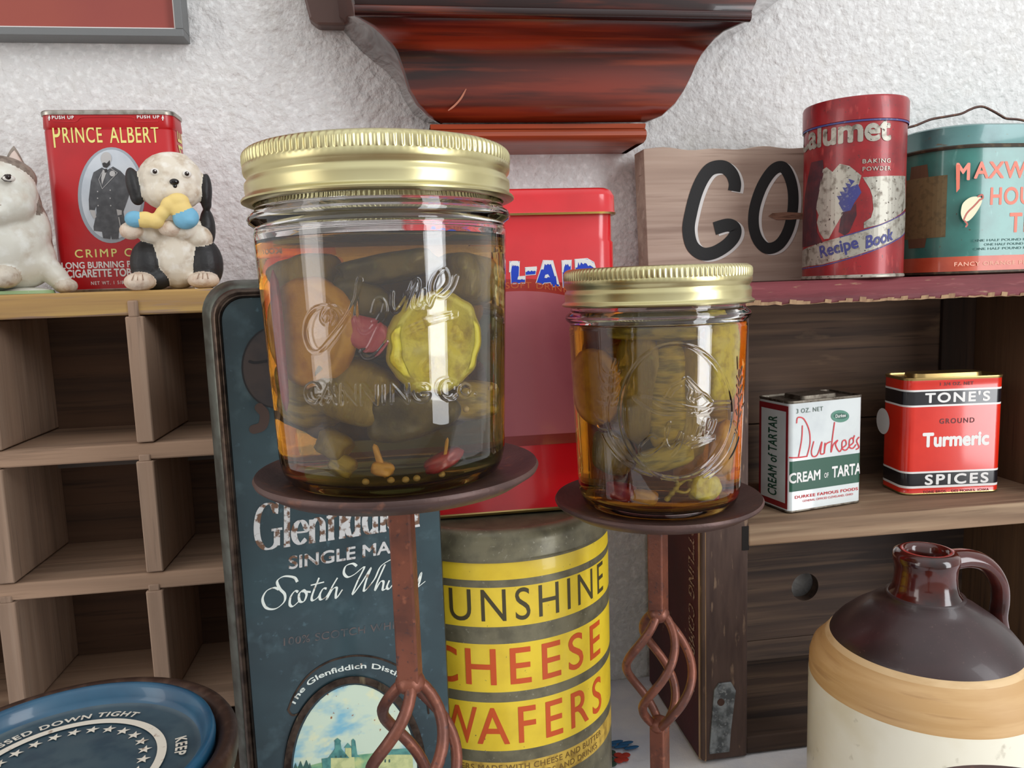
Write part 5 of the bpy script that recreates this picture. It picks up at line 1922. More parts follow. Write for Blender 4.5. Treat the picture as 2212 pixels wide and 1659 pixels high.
class CornerL:
    curved = True
    r = tr_

    def __init__(self, eps=0.0002):
        self.eps = eps

    def pos(self, s, t):
        a = max(0.0, s / tr_)
        if a <= math.pi / 2:
            return (-twd / 2 + tr_ - (tr_ + self.eps) * math.sin(a), -tdp / 2 + tr_ - (tr_ + self.eps) * math.cos(a), t)
        return (-twd / 2 - self.eps, -tdp / 2 + tr_ + s - tr_ * math.pi / 2, t)


zc_ = ZT(920)
b_ = MB()
patch(b_, CornerL(), [(0.0305 + 0.0085 * math.cos(a_ * math.pi / 12), zc_ + 0.0088 * math.sin(a_ * math.pi / 12)) for a_ in range(24)], px=False)
obj('round_side_print', b_, white_print, ton, smooth=0)

# ================================================================ stoneware jug
jz = -0.1345
jy = 2.468 * -jz
jx = at(1987, 1190, jy).x + 0.0035
jug = thing('stoneware_jug', 'stoneware jug with dark brown glazed shoulder and cream body in front of the crate', 'jug', (jx, jy, 0.0003))
jt = CAM.z + jz
r_c, z_c = 0.0432, CAM.z - 0.1800
r_t, z_t = 0.0508, CAM.z - 0.1880
r_b = 0.0532
cream_g = mat('cream_glaze', (228, 222, 202), 0.35, coat=0.3, layers=[((214, 204, 176), 24, 0.45, 0.7), ((150, 138, 112), 90, 0.66, 0.78)])
tan_g = mat('tan_stoneware', (190, 150, 98), 0.55, layers=[((202, 164, 114), (24, 24, 260), 0.45, 0.7), ((168, 128, 82), (30, 30, 420), 0.58, 0.8)])
tan_l = mat('pale_tan_stoneware', (212, 180, 134), 0.55, layers=[((196, 160, 112), (60, 60, 200), 0.5, 0.7)])
brown_g = mat('dark_brown_glaze', (54, 34, 34), 0.3, coat=0.12, layers=[((40, 24, 24), 40, 0.45, 0.68), ((78, 56, 54), 900, 0.66, 0.72)], rlayers=(30, 0.36, 0.5))
brown_n = mat('red_brown_glaze', (74, 24, 16), 0.14, coat=0.4, layers=[((34, 12, 10), 70, 0.42, 0.66)])
obj('body', MB().lathe([(0, 0), (r_b - 0.003, 0), (r_b - 0.0005, 0.0015), (r_b, 0.004), (r_b, CAM.z - 0.2030), (r_b - 0.0002, CAM.z - 0.2015), (r_b - 0.0004, z_t - 0.006), (r_b - 0.0018, z_t - 0.0015), (r_t - 0.002, z_t + 0.001), (r_c + 0.0045, z_t + 0.0026), (r_c + 0.0022, z_c - 0.0026), (r_c + 0.0012, z_c - 0.001), (r_c, z_c), (r_c - 0.004, z_c + 0.001), (0, z_c + 0.001)],
                       128, [0, 0, 0, 0, 0, 1, 1, 1, 1, 1, 2, 2, 2, 2]), [cream_g, tan_g, tan_l], jug, smooth=60)
nr = 0.0112
sh_prof = [(r_c + 0.0002, z_c - 0.0004), (r_c - 0.0006, z_c + 0.0016), (r_c - 0.004, z_c + 0.0058), (r_c - 0.010, z_c + 0.0112), (r_c - 0.0185, z_c + 0.0172), (r_c - 0.026, z_c + 0.0214), (0.0180, z_c + 0.0226), (0.0160, z_c + 0.0232)]
obj('shoulder', MB().lathe(sh_prof, 128), brown_g, jug, smooth=180)
ro = 0.0158
nk = [(0.0165, z_c + 0.0230), (0.0150, z_c + 0.0255), (0.0143, z_c + 0.029), (0.0140, jt - 0.012), (0.0143, jt - 0.008), (ro - 0.0010, jt - 0.0062), (ro - 0.0008, jt - 0.0045), (ro - 0.0012, jt - 0.0018), (ro - 0.0035, jt - 0.0004), (ro - 0.0055, jt - 0.0002), (ro - 0.0068, jt - 0.0022), (0.0078, jt - 0.008), (0.0074, jt - 0.03), (0, jt - 0.031)]
neck = obj('neck', MB().lathe(nk, 64), brown_n, jug, smooth=180)
hpts = []
for u, v in ((2042, 1212), (2062, 1208), (2088, 1206), (2118, 1213), (2142, 1232), (2158, 1262), (2160, 1296), (2156, 1330), (2158, 1352)):
    p = at(u, v, jy - 0.001)
    hpts.append((p.x - jx, -0.001, p.z - 0.0003))
hpts[-1] = (hpts[-1][0] + 0.0008, -0.001, hpts[-1][2] - 0.002)
obj('handle', MB().tube(smoothpath(hpts, 6), [0.0052 - 0.0014 * min(1, i / 30.0) for i in range((len(hpts) - 1) * 6 + 1)], 14, flat=1.25), brown_n, jug, smooth=180)

# ================================================================ rusty iron candle stands
iron = mat('rusty_iron', (126, 74, 56), 0.42, 0.4, layers=[((94, 58, 48), 60, 0.42, 0.66), ((156, 96, 72), 240, 0.62, 0.78), ((84, 58, 54), 500, 0.6, 0.7)], bumps=[(400, 0.3, 0.0006)])
iron_p = mat('brown_iron_plate', (92, 68, 62), 0.45, 0.4, layers=[((72, 54, 50), 50, 0.42, 0.66), ((126, 84, 66), 160, 0.62, 0.76)], bumps=[(500, 0.3, 0.0005)])


def candle_stand(x, y, zplate, zc0, zc1, ang, label, rp=0.0462, twist=-150, a_off=0.0):
    t_ = thing('candle_stand', label, 'candle stand', (x, y, 0.0003), 0.0, 'iron candle stands')
    zp = zplate
    obj('plate', MB().lathe([(0, zp - 0.0042), (0.030, zp - 0.0042), (rp - 0.006, zp - 0.003), (rp - 0.0004, zp + 0.0006), (rp, zp + 0.0016), (rp - 0.0006, zp + 0.0026), (rp - 0.003, zp + 0.0018), (0.038, zp - 0.0004), (0.030, zp - 0.0006), (0, zp - 0.0006)], 96), iron_p, t_, smooth=60)
    s = 0.0074

    def bar(z0, z1):
        c_, n_ = math.cos(ang), math.sin(ang)
        sq = []
        for dx_, dy_ in ((-1, -1), (1, -1), (1, 1), (-1, 1)):
            a, b = dx_ * s / 2, dy_ * s / 2
            sq.append((a * c_ - b * n_, a * n_ + b * c_))
        return MB().loft([[(p[0], p[1], z0) for p in sq], [(p[0], p[1], z1) for p in sq]], 0)
    obj('upper_stem', bar(zc0 - 0.002, zp - 0.004), iron, t_, smooth=0, bevel=0.0007)
    obj('lower_stem', bar(0.006, zc1 + 0.002), iron, t_, smooth=0, bevel=0.0007)
    for kk in range(4):
        pts__ = []
        for i in range(25):
            f = i / 24
            z_ = zc0 + (zc1 - zc0) * f
            r_ = 0.0026 + 0.0128 * math.sin(math.pi * f) ** 0.85
            a = a_off + kk * math.pi / 2 + R(twist) * (f - 0.5)
            pts__.append((r_ * math.cos(a), r_ * math.sin(a), z_))
        obj('basket_wire', MB().tube(pts__, 0.0021, 8, square=0.4), iron, t_, smooth=60)
    obj('weld', MB().ball((0, 0, zc0), (0.0052, 0.0052, 0.0042)), iron, t_, smooth=180)
    obj('weld', MB().ball((0, 0, zc1), (0.0050, 0.0050, 0.0042)), iron, t_, smooth=180)
    obj('base', MB().lathe([(0, 0), (0.042, 0), (0.043, 0.001), (0.042, 0.003), (0.012, 0.0065), (0, 0.0068)], 64), iron_p, t_, smooth=50)
    return t_


LX, LY = -0.0048, 0.252
RX, RYY = 0.1128, 0.333
LB = at(848, 1083, LY - 0.036).z             # foot of the large jar
RB = at(1418, 1135, RYY - 0.036).z
st1 = candle_stand(LX + 0.0012, LY, LB - 0.0003, at(885, 1475, LY).z, at(885, 1475, LY).z - 0.053, R(-14), 'rusty iron stand with twisted basket stem carrying the nearer jar at left', a_off=R(20))
st2 = candle_stand(RX - 0.0005, RYY, RB - 0.0003, at(1408, 1328, RYY).z, at(1408, 1568, RYY).z, R(-24 - 20), 'rusty iron stand with twisted basket stem carrying the farther jar at right', a_off=R(70), rp=0.0472)
# a third plate shows at the lower right corner
z3 = 0.128
p3 = atz(2335, 1706, z3)
d3 = Vector((p3.x, p3.y)).normalized() * 0.0455
st3 = candle_stand(p3.x - d3.x, p3.y - d3.y, z3, z3 - 0.045, z3 - 0.098, R(10), 'third iron stand, only its brown plate rim showing at the lower right corner')

# ================================================================ the two pickle jars
import numpy as np

clear = glass('jar_glass', 1.5)
gold = mat('gold_lid_metal', (206, 198, 152), 0.34, 1.0, layers=[((196, 184, 134), 30, 0.42, 0.66)], rlayers=(60, 0.28, 0.38), bump=((300, 300, 900), 0.06, 0.0002))
gasket = mat('lid_underside', (150, 140, 110), 0.4, 0.8)


def jar_r(z, hs):
    """outer radius of the straight wall"""
    return 0.03645 + (z / hs - 0.008) * (0.03925 - 0.03645) / (0.0765 - 0.008)


def seg_field(S, Z, strokes, w, h):
    """ridge height over grid points from drawn strokes (lists of (s, z))"""
    best = np.full(S.shape, 1e9)
    for st in strokes:
        P = np.array(st)
        for a, b in zip(P[:-1], P[1:]):
            pad = w * 2.5
            msk = (S > min(a[0], b[0]) - pad) & (S < max(a[0], b[0]) + pad) & (Z > min(a[1], b[1]) - pad) & (Z < max(a[1], b[1]) + pad)
            if not msk.any():
                continue
            d = b - a
            L2 = max(d.dot(d), 1e-14)
            t_ = np.clip(((S[msk] - a[0]) * d[0] + (Z[msk] - a[1]) * d[1]) / L2, 0, 1)
            dist = np.hypot(S[msk] - a[0] - t_ * d[0], Z[msk] - a[1] - t_ * d[1])
            best[msk] = np.minimum(best[msk], dist)
    q_ = np.clip(best / w, 0, 1)
    return h * (1 - q_ * q_ * (3 - 2 * q_))


def make_jar(label, x, y, zb, hs, liquid, draw, absorb, phi0):
    t_ = thing('pickle_jar', label, 'jar', (x, y, zb), 0.0, 'pickle jars')
    face = Round(t_, 0.038, 0.0, lambda z: jar_r(z, hs))
    strokes = draw(face)
    # outside wall: closely meshed at the front, where the glass is embossed
    fr_ang = list(np.linspace(phi0 - R(82), phi0 + R(82), 460))
    bk_ang = list(np.linspace(phi0 + R(82), phi0 + R(278), 72))[1:-1]
    ang = np.array(fr_ang + bk_ang)
    zs_d = np.linspace(0.009, 0.0755, 250)
    low = [(0.0005, 0.0016), (0.027, 0.0012), (0.030, 0.0), (0.0325, 0.0003), (0.0345, 0.0016), (0.0357, 0.0042), (0.03635, 0.0072)]
    high = [(0.0393, 0.0768), (0.0392, 0.0776), (0.0388, 0.0786), (0.0390, 0.0796), (0.0404, 0.0806), (0.0409, 0.0818), (0.0404, 0.0831), (0.0388, 0.0842), (0.0382, 0.0856), (0.0385, 0.0875), (0.0380, 0.0895), (0.0380, 0.0985), (0.0370, 0.0996), (0.0352, 0.0996)]
    inner = [(0.0346, 0.0985), (0.0346, 0.0870), (0.0352, 0.0835), (0.0362, 0.0800), (0.0367, 0.0765), (0.0340, 0.0095), (0.0334, 0.0060), (0.0315, 0.0040), (0.0200, 0.0034), (0.0005, 0.0032)]
    verts, faces = [], []
    nA = len(ang)
    sa, ca = np.sin(ang), np.cos(ang)
    rows = []
    S, Z = np.meshgrid(0.038 * (((ang + math.pi) % (2 * math.pi)) - math.pi), zs_d * hs)
    bump_ = np.zeros(S.shape)
    for sts, w, h in strokes:
        bump_ = np.maximum(bump_, seg_field(S, Z, sts, w, h))
    for r_, z_ in low:
        rows.append((np.full(nA, r_), z_ * hs))
    for i, z_ in enumerate(zs_d):
        rows.append((jar_r(z_ * hs, hs) + bump_[i], z_ * hs))
    for r_, z_ in high + inner:
        rows.append((np.full(nA, r_), z_ * hs))
    for rv, z_ in rows:
        for k_ in range(nA):
            verts.append((rv[k_] * sa[k_], -rv[k_] * ca[k_], z_))
    for j in range(len(rows) - 1):
        for i in range(nA):
            i2 = (i + 1) % nA
            faces.append([j * nA + i, j * nA + i2, (j + 1) * nA + i2, (j + 1) * nA + i])
    faces.append([i for i in range(nA)][::-1])
    faces.append([(len(rows) - 1) * nA + i for i in range(nA)])
    m_ = MB()
    m_.v, m_.f, m_.m = verts, faces, [0] * len(faces)
    gb = obj('glass_body', m_, clear, t_, smooth=180, fix=False)
    gb['label'] = 'clear embossed glass'
    # brine, a hair inside the glass so that the two meet without an air gap
    inr = sorted([(z_, r_) for r_, z_ in inner if r_ > 0.001])
    pr = [(0.0, 0.0030 * hs)]
    for z_, r_ in inr:
        if z_ * hs < liquid - 0.0006:
            pr.append((r_ + 0.00025, z_ * hs - (0.0002 if z_ < 0.0045 else 0)))
    rl_ = np.interp(liquid / hs, [a for a, _ in inr], [b for _, b in inr]) + 0.00025
    pr += [(rl_, liquid), (rl_ - 0.0008, liquid - 0.0006), (rl_ - 0.003, liquid - 0.0008), (0, liquid - 0.0008)]
    br_ = obj('brine', MB().lathe(pr, 128), glass('brine_' + str(len(bpy.data.materials)), 1.345, absorb=absorb), t_, smooth=50)
    br_['label'] = 'olive yellow pickling brine'
    # screw band: knurled top, smooth shoulder, groove, skirt, rolled lip
    zt = 0.1024 * hs
    fz = 0.0866 * hs
    H = zt - fz
    lp_ = [(0.0400, -0.0002), (0.0412, 0.0000), (0.04205, 0.0004), (0.04215, 0.0009), (0.0418, 0.0014), (0.0410, 0.0018), (0.0407, 0.0024), (0.0409, 0.0048), (0.0408, 0.0058), (0.0400, 0.0068), (0.0400, 0.0074), (0.0408, 0.0084), (0.0411, 0.0094), (0.0411, 0.0106), (0.04095, 0.01085), (0.0410, 0.0112), (0.04105, 0.0124), (0.0410, 0.0138), (0.0407, 0.0146), (0.0400, 0.0153), (0.0390, 0.0157), (0.0360, 0.0157), (0.0352, 0.0152), (0.0346, 0.0150), (0.0344, 0.0130)]
    lp_ = [(r_, fz + z_ * H / 0.0157) for r_, z_ in lp_]
    z0k, z1k = fz + 0.0107 * H / 0.0157, fz + 0.0150 * H / 0.0157

    def rib(z, a):
        if z < z0k or z > z1k:
            return 0.0
        e = min(1.0, (z - z0k) / 0.0006, (z1k - z) / 0.0006)
        s_ = math.sin(a * 120)
        return 0.00024 * e * (1 if s_ > 0 else -1) * abs(s_) ** 0.6
    sb = obj('screw_band', MB().lathe(lp_ + [(0.0388, lp_[-1][1]), (0.0388, lp_[0][1]), (0.0400, lp_[0][1])], 960, rib=rib), gold, t_, smooth=40)
    sb['label'] = 'gold coloured knurled screw band'
    obj('lid_disc', MB().lathe([(0, zt - 0.0030), (0.0345, zt - 0.0030), (0.0352, zt - 0.0012), (0.0345, zt - 0.0010), (0.028, zt - 0.0012), (0.027, zt - 0.0007), (0, zt - 0.0007)], 96), gold, t_, smooth=40)
    return t_


cL = lambda x, y: (640 + x / 4.879, 560 + y / 4.879)
cR = lambda x, y: (1240 + x / 4.6075, 700 + y / 4.6075)
CAPS = {
    'C': [[(1, .8), (.8, .97), (.5, 1), (.15, .85), (0, .5), (.15, .15), (.5, 0), (.8, .03), (1, .2)]],
    'A': [[(0, 0), (.5, 1), (1, 0)], [(.2, .35), (.8, .35)]],
    'N': [[(0, 0), (0, 1)], [(0, 1), (1, 0)], [(1, 0), (1, 1)]],
    'I': [[(.5, 0), (.5, 1)]],
    'G': [[(1, .8), (.8, .97), (.5, 1), (.15, .85), (0, .5), (.15, .15), (.5, 0), (.85, .08), (1, .3), (1, .45), (.6, .45)]],
    'o': [[(.5, 1), (.1, .8), (0, .5), (.1, .2), (.5, 0), (.9, .2), (1, .5), (.9, .8), (.5, 1)]],
    '.': [[(.4, .1), (.5, 0), (.6, .1), (.5, .15), (.4, .1)]],
}


def to_face(face, px, pts_, sub=5):
    return [tuple(p)[:2] for p in smoothpath([(*face.loc(*px(*q_)), 0) for q_ in pts_], sub)]


def draw_left(face):
    sc_ = [
        [(300, 600), (330, 570), (352, 620), (310, 680), (268, 630), (290, 540), (360, 490), (440, 520), (480, 570)],
        [(320, 490), (200, 515), (110, 630), (85, 790), (135, 940), (230, 975), (320, 890), (440, 740), (560, 560), (640, 380), (690, 225), (662, 205), (640, 330), (630, 500), (640, 650), (690, 765), (760, 760), (830, 680), (890, 580)],
        [(930, 480), (870, 690), (760, 930), (690, 970), (735, 1035), (840, 1000), (950, 870)],
        [(800, 560), (840, 430), (905, 420), (945, 520), (900, 640), (810, 660)],
        [(1010, 350), (1005, 480), (1040, 550), (1100, 500), (1160, 400)],
        [(1170, 360), (1140, 530), (1200, 360), (1265, 220), (1285, 290), (1240, 470), (1290, 510), (1340, 400)],
        [(1340, 330), (1340, 440), (1400, 500), (1450, 400), (1540, 320), (1600, 230), (1575, 115), (1500, 150), (1445, 280), (1470, 380), (1560, 390), (1650, 300), (1695, 185)],
        [(1150, 740), (1280, 680), (1420, 630), (1690, 560)], [(1170, 765), (1300, 705), (1440, 655), (1690, 590)],
    ]
    out = [to_face(face, cL, s) for s in sc_]
    cap = []
    for ch, x0_, x1_, y1_, y0_ in (('C', 95, 245, 1310, 1510), ('A', 270, 415, 1325, 1515), ('N', 480, 640, 1330, 1525), ('N', 690, 850, 1330, 1528), ('I', 900, 940, 1330, 1520), ('N', 1005, 1175, 1320, 1515), ('G', 1220, 1395, 1320, 1500),
                                   ('C', 1515, 1695, 1270, 1475), ('o', 1720, 1830, 1320, 1440), ('.', 1870, 1910, 1370, 1430)):
        for st in CAPS[ch]:
            pts_ = [(x0_ + (x1_ - x0_) * a, y0_ + (y1_ - y0_) * b) for a, b in st]
            cap.append(to_face(face, cL, pts_, 5 if len(pts_) > 3 else 1))
    return [(out, 0.00085, 0.00042), (cap, 0.00075, 0.00040)]


def draw_right(face):
    ringp = [(1015 + 558 * math.cos(2 * math.pi * i / 60), 868 + 672 * math.sin(2 * math.pi * i / 60)) for i in range(61)]
    ls = [to_face(face, cR, ringp, 1)]
    thin = []
    for st in ([(1600, 1090), (1540, 1260), (1440, 1400), (1290, 1520)], [(1640, 1130), (1580, 1290), (1480, 1420), (1340, 1530)], [(280, 1100), (330, 1200), (450, 1340), (600, 1440), (770, 1505)], [(390, 1120), (460, 1240), (560, 1350)],
               [(900, 720), (960, 620), (1060, 570), (1120, 530), (1180, 590), (1260, 670), (1380, 770)], [(1200, 745), (1250, 720), (1290, 690), (1340, 730)],
               [(1150, 610), (1185, 660), (1160, 740), (1200, 775)], [(1060, 620), (1000, 660), (960, 720)],
               [(590, 730), (700, 720), (900, 760), (1050, 800), (1180, 830), (1300, 840), (1400, 780), (1550, 775)],
               [(600, 750), (700, 820), (850, 890), (1000, 900), (1200, 905), (1320, 890), (1400, 840), (1550, 830)],
               [(800, 780), (900, 830), (1050, 850), (1180, 860), (1250, 850), (1230, 890), (1180, 885)],
               [(820, 1130), (790, 1110), (750, 1120), (680, 1190), (650, 1270), (700, 1315), (800, 1270), (880, 1190), (930, 1090), (955, 980), (925, 1000), (910, 1090), (925, 1190), (975, 1235), (1030, 1150)],
               [(1060, 1080), (1015, 1180), (1070, 1140), (1080, 1100), (1050, 1220), (980, 1310)],
               [(1100, 1180), (1160, 1120), (1200, 1150), (1250, 1020), (1230, 1110), (1290, 1030), (1290, 1110), (1350, 1050), (1380, 960), (1340, 950), (1320, 1050), (1370, 1080), (1415, 960)],
               [(1120, 1195), (1250, 1150), (1400, 1115)], [(1180, 1225), (1290, 1185), (1400, 1140)]):
        thin.append(to_face(face, cR, st))
    ear_ = []
    for st in ([(405, 350), (380, 440)], [(430, 380), (395, 450)], [(380, 525), (430, 500), (462, 462)], [(375, 615), (425, 590), (455, 545)], [(375, 712), (420, 690), (448, 640)], [(378, 805), (420, 780), (445, 738)],
               [(275, 450), (310, 490), (370, 515)], [(265, 540), (300, 590), (360, 610)], [(255, 640), (295, 690), (360, 705)], [(215, 760), (270, 790), (340, 800)], [(195, 895), (230, 945), (285, 975)], [(225, 1010), (260, 1050), (320, 1062)], [(365, 480), (350, 720), (335, 900), (370, 1090), (430, 1150)],
               [(1625, 330), (1630, 440)], [(1672, 430), (1655, 500)], [(1622, 520), (1640, 560)], [(1672, 530), (1655, 590)], [(1620, 610), (1645, 650)], [(1674, 620), (1655, 680)], [(1622, 700), (1645, 740)], [(1668, 710), (1650, 770)], [(1635, 790), (1650, 830)], [(1692, 790), (1670, 830)],
               [(1612, 860), (1625, 900)], [(1662, 880), (1650, 920)], [(1588, 970), (1610, 1000)], [(1645, 970), (1630, 1000)], [(1608, 1050), (1625, 1080)], [(1645, 460), (1640, 700), (1640, 900), (1620, 1080)]):
        ear_.append(to_face(face, cR, st, 4))
    return [(ls, 0.0010, 0.00045), (thin, 0.00075, 0.00038), (ear_, 0.0009, 0.00020)]


absorb_l = ((0.80, 0.63, 0.12), 60.0)
absorb_r = ((0.87, 0.68, 0.03), 56.0)
jl = make_jar('nearer glass jar of pickles embossed with a script name over a company line', LX, LY, LB, 1.0, 0.0757, draw_left, absorb_l, 0.0)
jr_ = make_jar('farther glass jar of yellow pickles embossed with a mountain in a circle', RX, RYY, RB, 1.04, 0.0835, draw_right, absorb_r, -R(18))

# ---------------------------------------------------------------- what is in the jars
y_flesh = mat('yellow_squash', (242, 224, 70), 0.45, layers=[((206, 178, 48), (260, 260, 260), 0.46, 0.68), ((236, 222, 112), 120, 0.52, 0.72)], bumps=[(500, 0.4, 0.0008)])
y_rind = mat('yellow_rind', (232, 206, 54), 0.35, layers=[((214, 172, 40), 160, 0.5, 0.7)])
o_flesh = mat('amber_pepper', (228, 166, 48), 0.4, layers=[((198, 130, 36), 130, 0.45, 0.68)], bumps=[(300, 0.3, 0.0006)])
r_flesh = mat('red_pepper', (176, 34, 28), 0.3, layers=[((140, 22, 20), 140, 0.45, 0.68)])
p_flesh = mat('pink_onion', (196, 70, 82), 0.4, layers=[((214, 112, 104), 160, 0.45, 0.68)])
g_flesh = mat('olive_cucumber', (158, 132, 46), 0.45, layers=[((118, 98, 34), (140, 140, 40), 0.42, 0.66), ((156, 142, 58), 420, 0.58, 0.74)], bumps=[((500, 500, 120), 0.5, 0.0008)])
g_dark = mat('dark_cucumber_skin', (104, 88, 32), 0.4, layers=[((70, 60, 24), 120, 0.42, 0.64), ((92, 88, 34), 400, 0.6, 0.72)], bumps=[(300, 0.4, 0.0008)])
g_light = mat('yellow_olive_cucumber', (186, 160, 52), 0.45, layers=[((128, 112, 34), (120, 120, 500), 0.42, 0.64), ((186, 168, 64), (100, 100, 700), 0.56, 0.74)], bumps=[((200, 200, 900), 0.5, 0.0006)])
seed_m = mat('mustard_seed', (212, 176, 96), 0.4)


def jpos(j, ph, rho, z):
    a = R(ph)
    return (j.location.x + rho * math.sin(a), j.location.y - rho * math.cos(a), j.location.z + z)


def slice_mesh(rad, th, seed, lobes=True, scal=0.03):
    rnd = random.Random(seed)
    m_ = MB()
    n, nr_ = 72, 16
    ph = [rnd.uniform(0, 6.28) for _ in range(6)]

    def edge_(a):
        return rad * (1 + scal * math.sin(9 * a + ph[0]) + scal * 0.7 * math.sin(14 * a + ph[1]) + 0.03 * math.sin(2 * a + ph[2]))

    def top_(f, a):
        h = th / 2
        h += 0.20 * th * math.exp(-((f - 0.86) / 0.08) ** 2)
        if lobes:
            cav = math.exp(-((f - 0.48) / 0.20) ** 2) * (0.5 + 0.5 * math.sin(3 * a + ph[3]))
            h -= 0.75 * th * cav
            h += 0.36 * th * math.exp(-((f - 0.45) / 0.10) ** 2) * max(0, math.sin(12 * a + ph[4])) * (0.5 + 0.5 * math.sin(3 * a + ph[3]))
        h -= 0.25 * th * max(0, f - 0.93) / 0.07
        return h
    for side_ in (1, -1):
        b0 = len(m_.v)
        m_.v.append((0, -side_ * top_(0, 0), 0))
        for j in range(1, nr_ + 1):
            f = j / nr_
            for i in range(n):
                a = 2 * math.pi * i / n
                m_.v.append((f * edge_(a) * math.cos(a), -side_ * top_(f, a), f * edge_(a) * math.sin(a)))
        for i in range(n):
            i2 = (i + 1) % n
            m_.f.append([b0, b0 + 1 + i, b0 + 1 + i2])
            m_.m.append(0)
            for j in range(nr_ - 1):
                m_.f.append([b0 + 1 + j * n + i, b0 + 1 + (j + 1) * n + i, b0 + 1 + (j + 1) * n + i2, b0 + 1 + j * n + i2])
                m_.m.append(0 if j < nr_ - 2 else 1)
    off = 1 + n * nr_
    for i in range(n):
        i2 = (i + 1) % n
        a, b = 1 + (nr_ - 1) * n + i, 1 + (nr_ - 1) * n + i2
        m_.f.append([a, b, off + b, off + a])
        m_.m.append(1)
    return m_


def chunk_mesh(sx, sy, sz, seed, bend=0.0):
    """a cut piece: rounded block with an uneven surface"""
    rnd = random.Random(seed)
    m_ = MB()
    p_ = [rnd.uniform(0, 6.28) for _ in range(8)]
    n, nz = 24, 14
    loops_ = []
    for j in range(nz + 1):
        f = j / nz
        e = (1 - abs(2 * f - 1) ** 5) ** 0.5 if 0 < j < nz else 0.12
        lp_ = []
        for i in range(n):
            a = 2 * math.pi * i / n
            c_, s_ = math.cos(a), math.sin(a)
            sq = (abs(c_) ** 3 + abs(s_) ** 3) ** (-1 / 3)
            w = 1 + 0.07 * math.sin(3 * a + p_[0] + 4 * f) + 0.05 * math.sin(5 * a + p_[1] - 7 * f) + 0.05 * math.sin(2 * a + 9 * f + p_[2])
            lp_.append((sx * c_ * sq * e * w + bend * (f - 0.5) ** 2, sy * s_ * sq * e * w, sz * (2 * f - 1)))
        loops_.append(lp_)
    m_.loft(loops_, 0)
    return m_


def inside(name, mesh, mats, j, ph, rho, z, rot, label, cat, group=None):
    o_ = obj(name, mesh, mats, None, smooth=60, loc=jpos(j, ph, rho, z), rot=rot)
    return tag(o_, label, cat, group)


GL = 'pickles in the nearer jar'
GR = 'pickles in the farther jar'
zv = lambda u, v, y_: at(u, v, y_).z - jl.location.z
inside('squash_slice', slice_mesh(0.0146, 0.0042, 5, True, 0.018), [y_flesh, y_rind], jl, 25, 0.0312, at(952, 738, LY - 0.030).z - LB, (0, 0.4, R(25)),
       'bright yellow squash slice facing out behind the script of the nearer jar', 'pickle', GL)
inside('pepper_slice', slice_mesh(0.0165, 0.0040, 9, False, 0.01), [o_flesh, o_flesh], jl, -46, 0.0275, at(668, 715, LY - 0.022).z - LB, (0, 0, R(-46)),
       'amber yellow pepper slice at the left side of the nearer jar', 'pickle', GL)
inside('refraction_strip', chunk_mesh(0.0026, 0.0012, 0.021, 3), [r_flesh], jl, -60, 0.0336, 0.046, (0, R(-1), R(-60)),  # solid piece standing in for red refracted through the jar's edge
       'upright red strip imitating refracted red at the left edge of the nearer jar', 'pickle', GL)
inside('onion_piece', chunk_mesh(0.0056, 0.0018, 0.0048, 4), [p_flesh], jl, -9, 0.0318, at(742, 722, LY - 0.031).z - LB, (0, R(25), R(-17)),
       'pink onion piece left of the yellow slice in the nearer jar', 'pickle', GL)
for i, (ph, rho, z, sx, sy, sz, rt_, mt, lb) in enumerate((
        (2, 0.022, 0.0665, 0.013, 0.006, 0.0045, (0, R(-10), 0), g_dark, 'dark green cucumber chunk under the brine line of the nearer jar'),
        (-14, 0.0235, 0.0575, 0.009, 0.006, 0.006, (0, R(30), R(-14)), g_dark, 'dark cucumber chunk above the script in the nearer jar'),
        (62, 0.024, 0.063, 0.010, 0.007, 0.008, (0, R(8), R(60)), g_flesh, 'olive cucumber chunk at upper right in the nearer jar'),
        (-62, 0.021, 0.0645, 0.010, 0.008, 0.0075, (0, R(-8), R(-60)), g_flesh, 'olive cucumber chunk at upper left in the nearer jar'),
        (-24, 0.024, 0.0315, 0.011, 0.006, 0.010, (0, R(20), R(-24)), g_flesh, 'olive cucumber piece below the pink onion in the nearer jar'),
        (14, 0.0225, 0.0245, 0.012, 0.007, 0.0085, (0, R(-12), R(14)), g_dark, 'dark cucumber piece below the company name in the nearer jar'),
        (66, 0.0225, 0.0250, 0.010, 0.006, 0.0065, (0, R(8), R(62)), g_light, 'yellow olive wedge at the lower right of the nearer jar'),
        (-72, 0.0215, 0.0300, 0.010, 0.007, 0.011, (0, R(8), R(-70)), g_light, 'yellow olive wedge at the lower left of the nearer jar'),
        (180, 0.013, 0.055, 0.019, 0.012, 0.016, (0, R(8), 0), g_flesh, 'large olive cucumber spear at the back of the nearer jar'),
        (180, 0.013, 0.026, 0.020, 0.012, 0.014, (0, R(-6), 0), g_dark, 'dark cucumber spear deep at the back of the nearer jar'),
        (-35, 0.027, 0.0155, 0.0048, 0.004, 0.0042, (0, R(25), R(-30)), g_flesh, 'small green chunk above the foot of the nearer jar'))):
    inside('cucumber_piece', chunk_mesh(sx, sy, sz, 20 + i), [mt], jl, ph, rho, z, rt_, lb, 'pickle', GL)
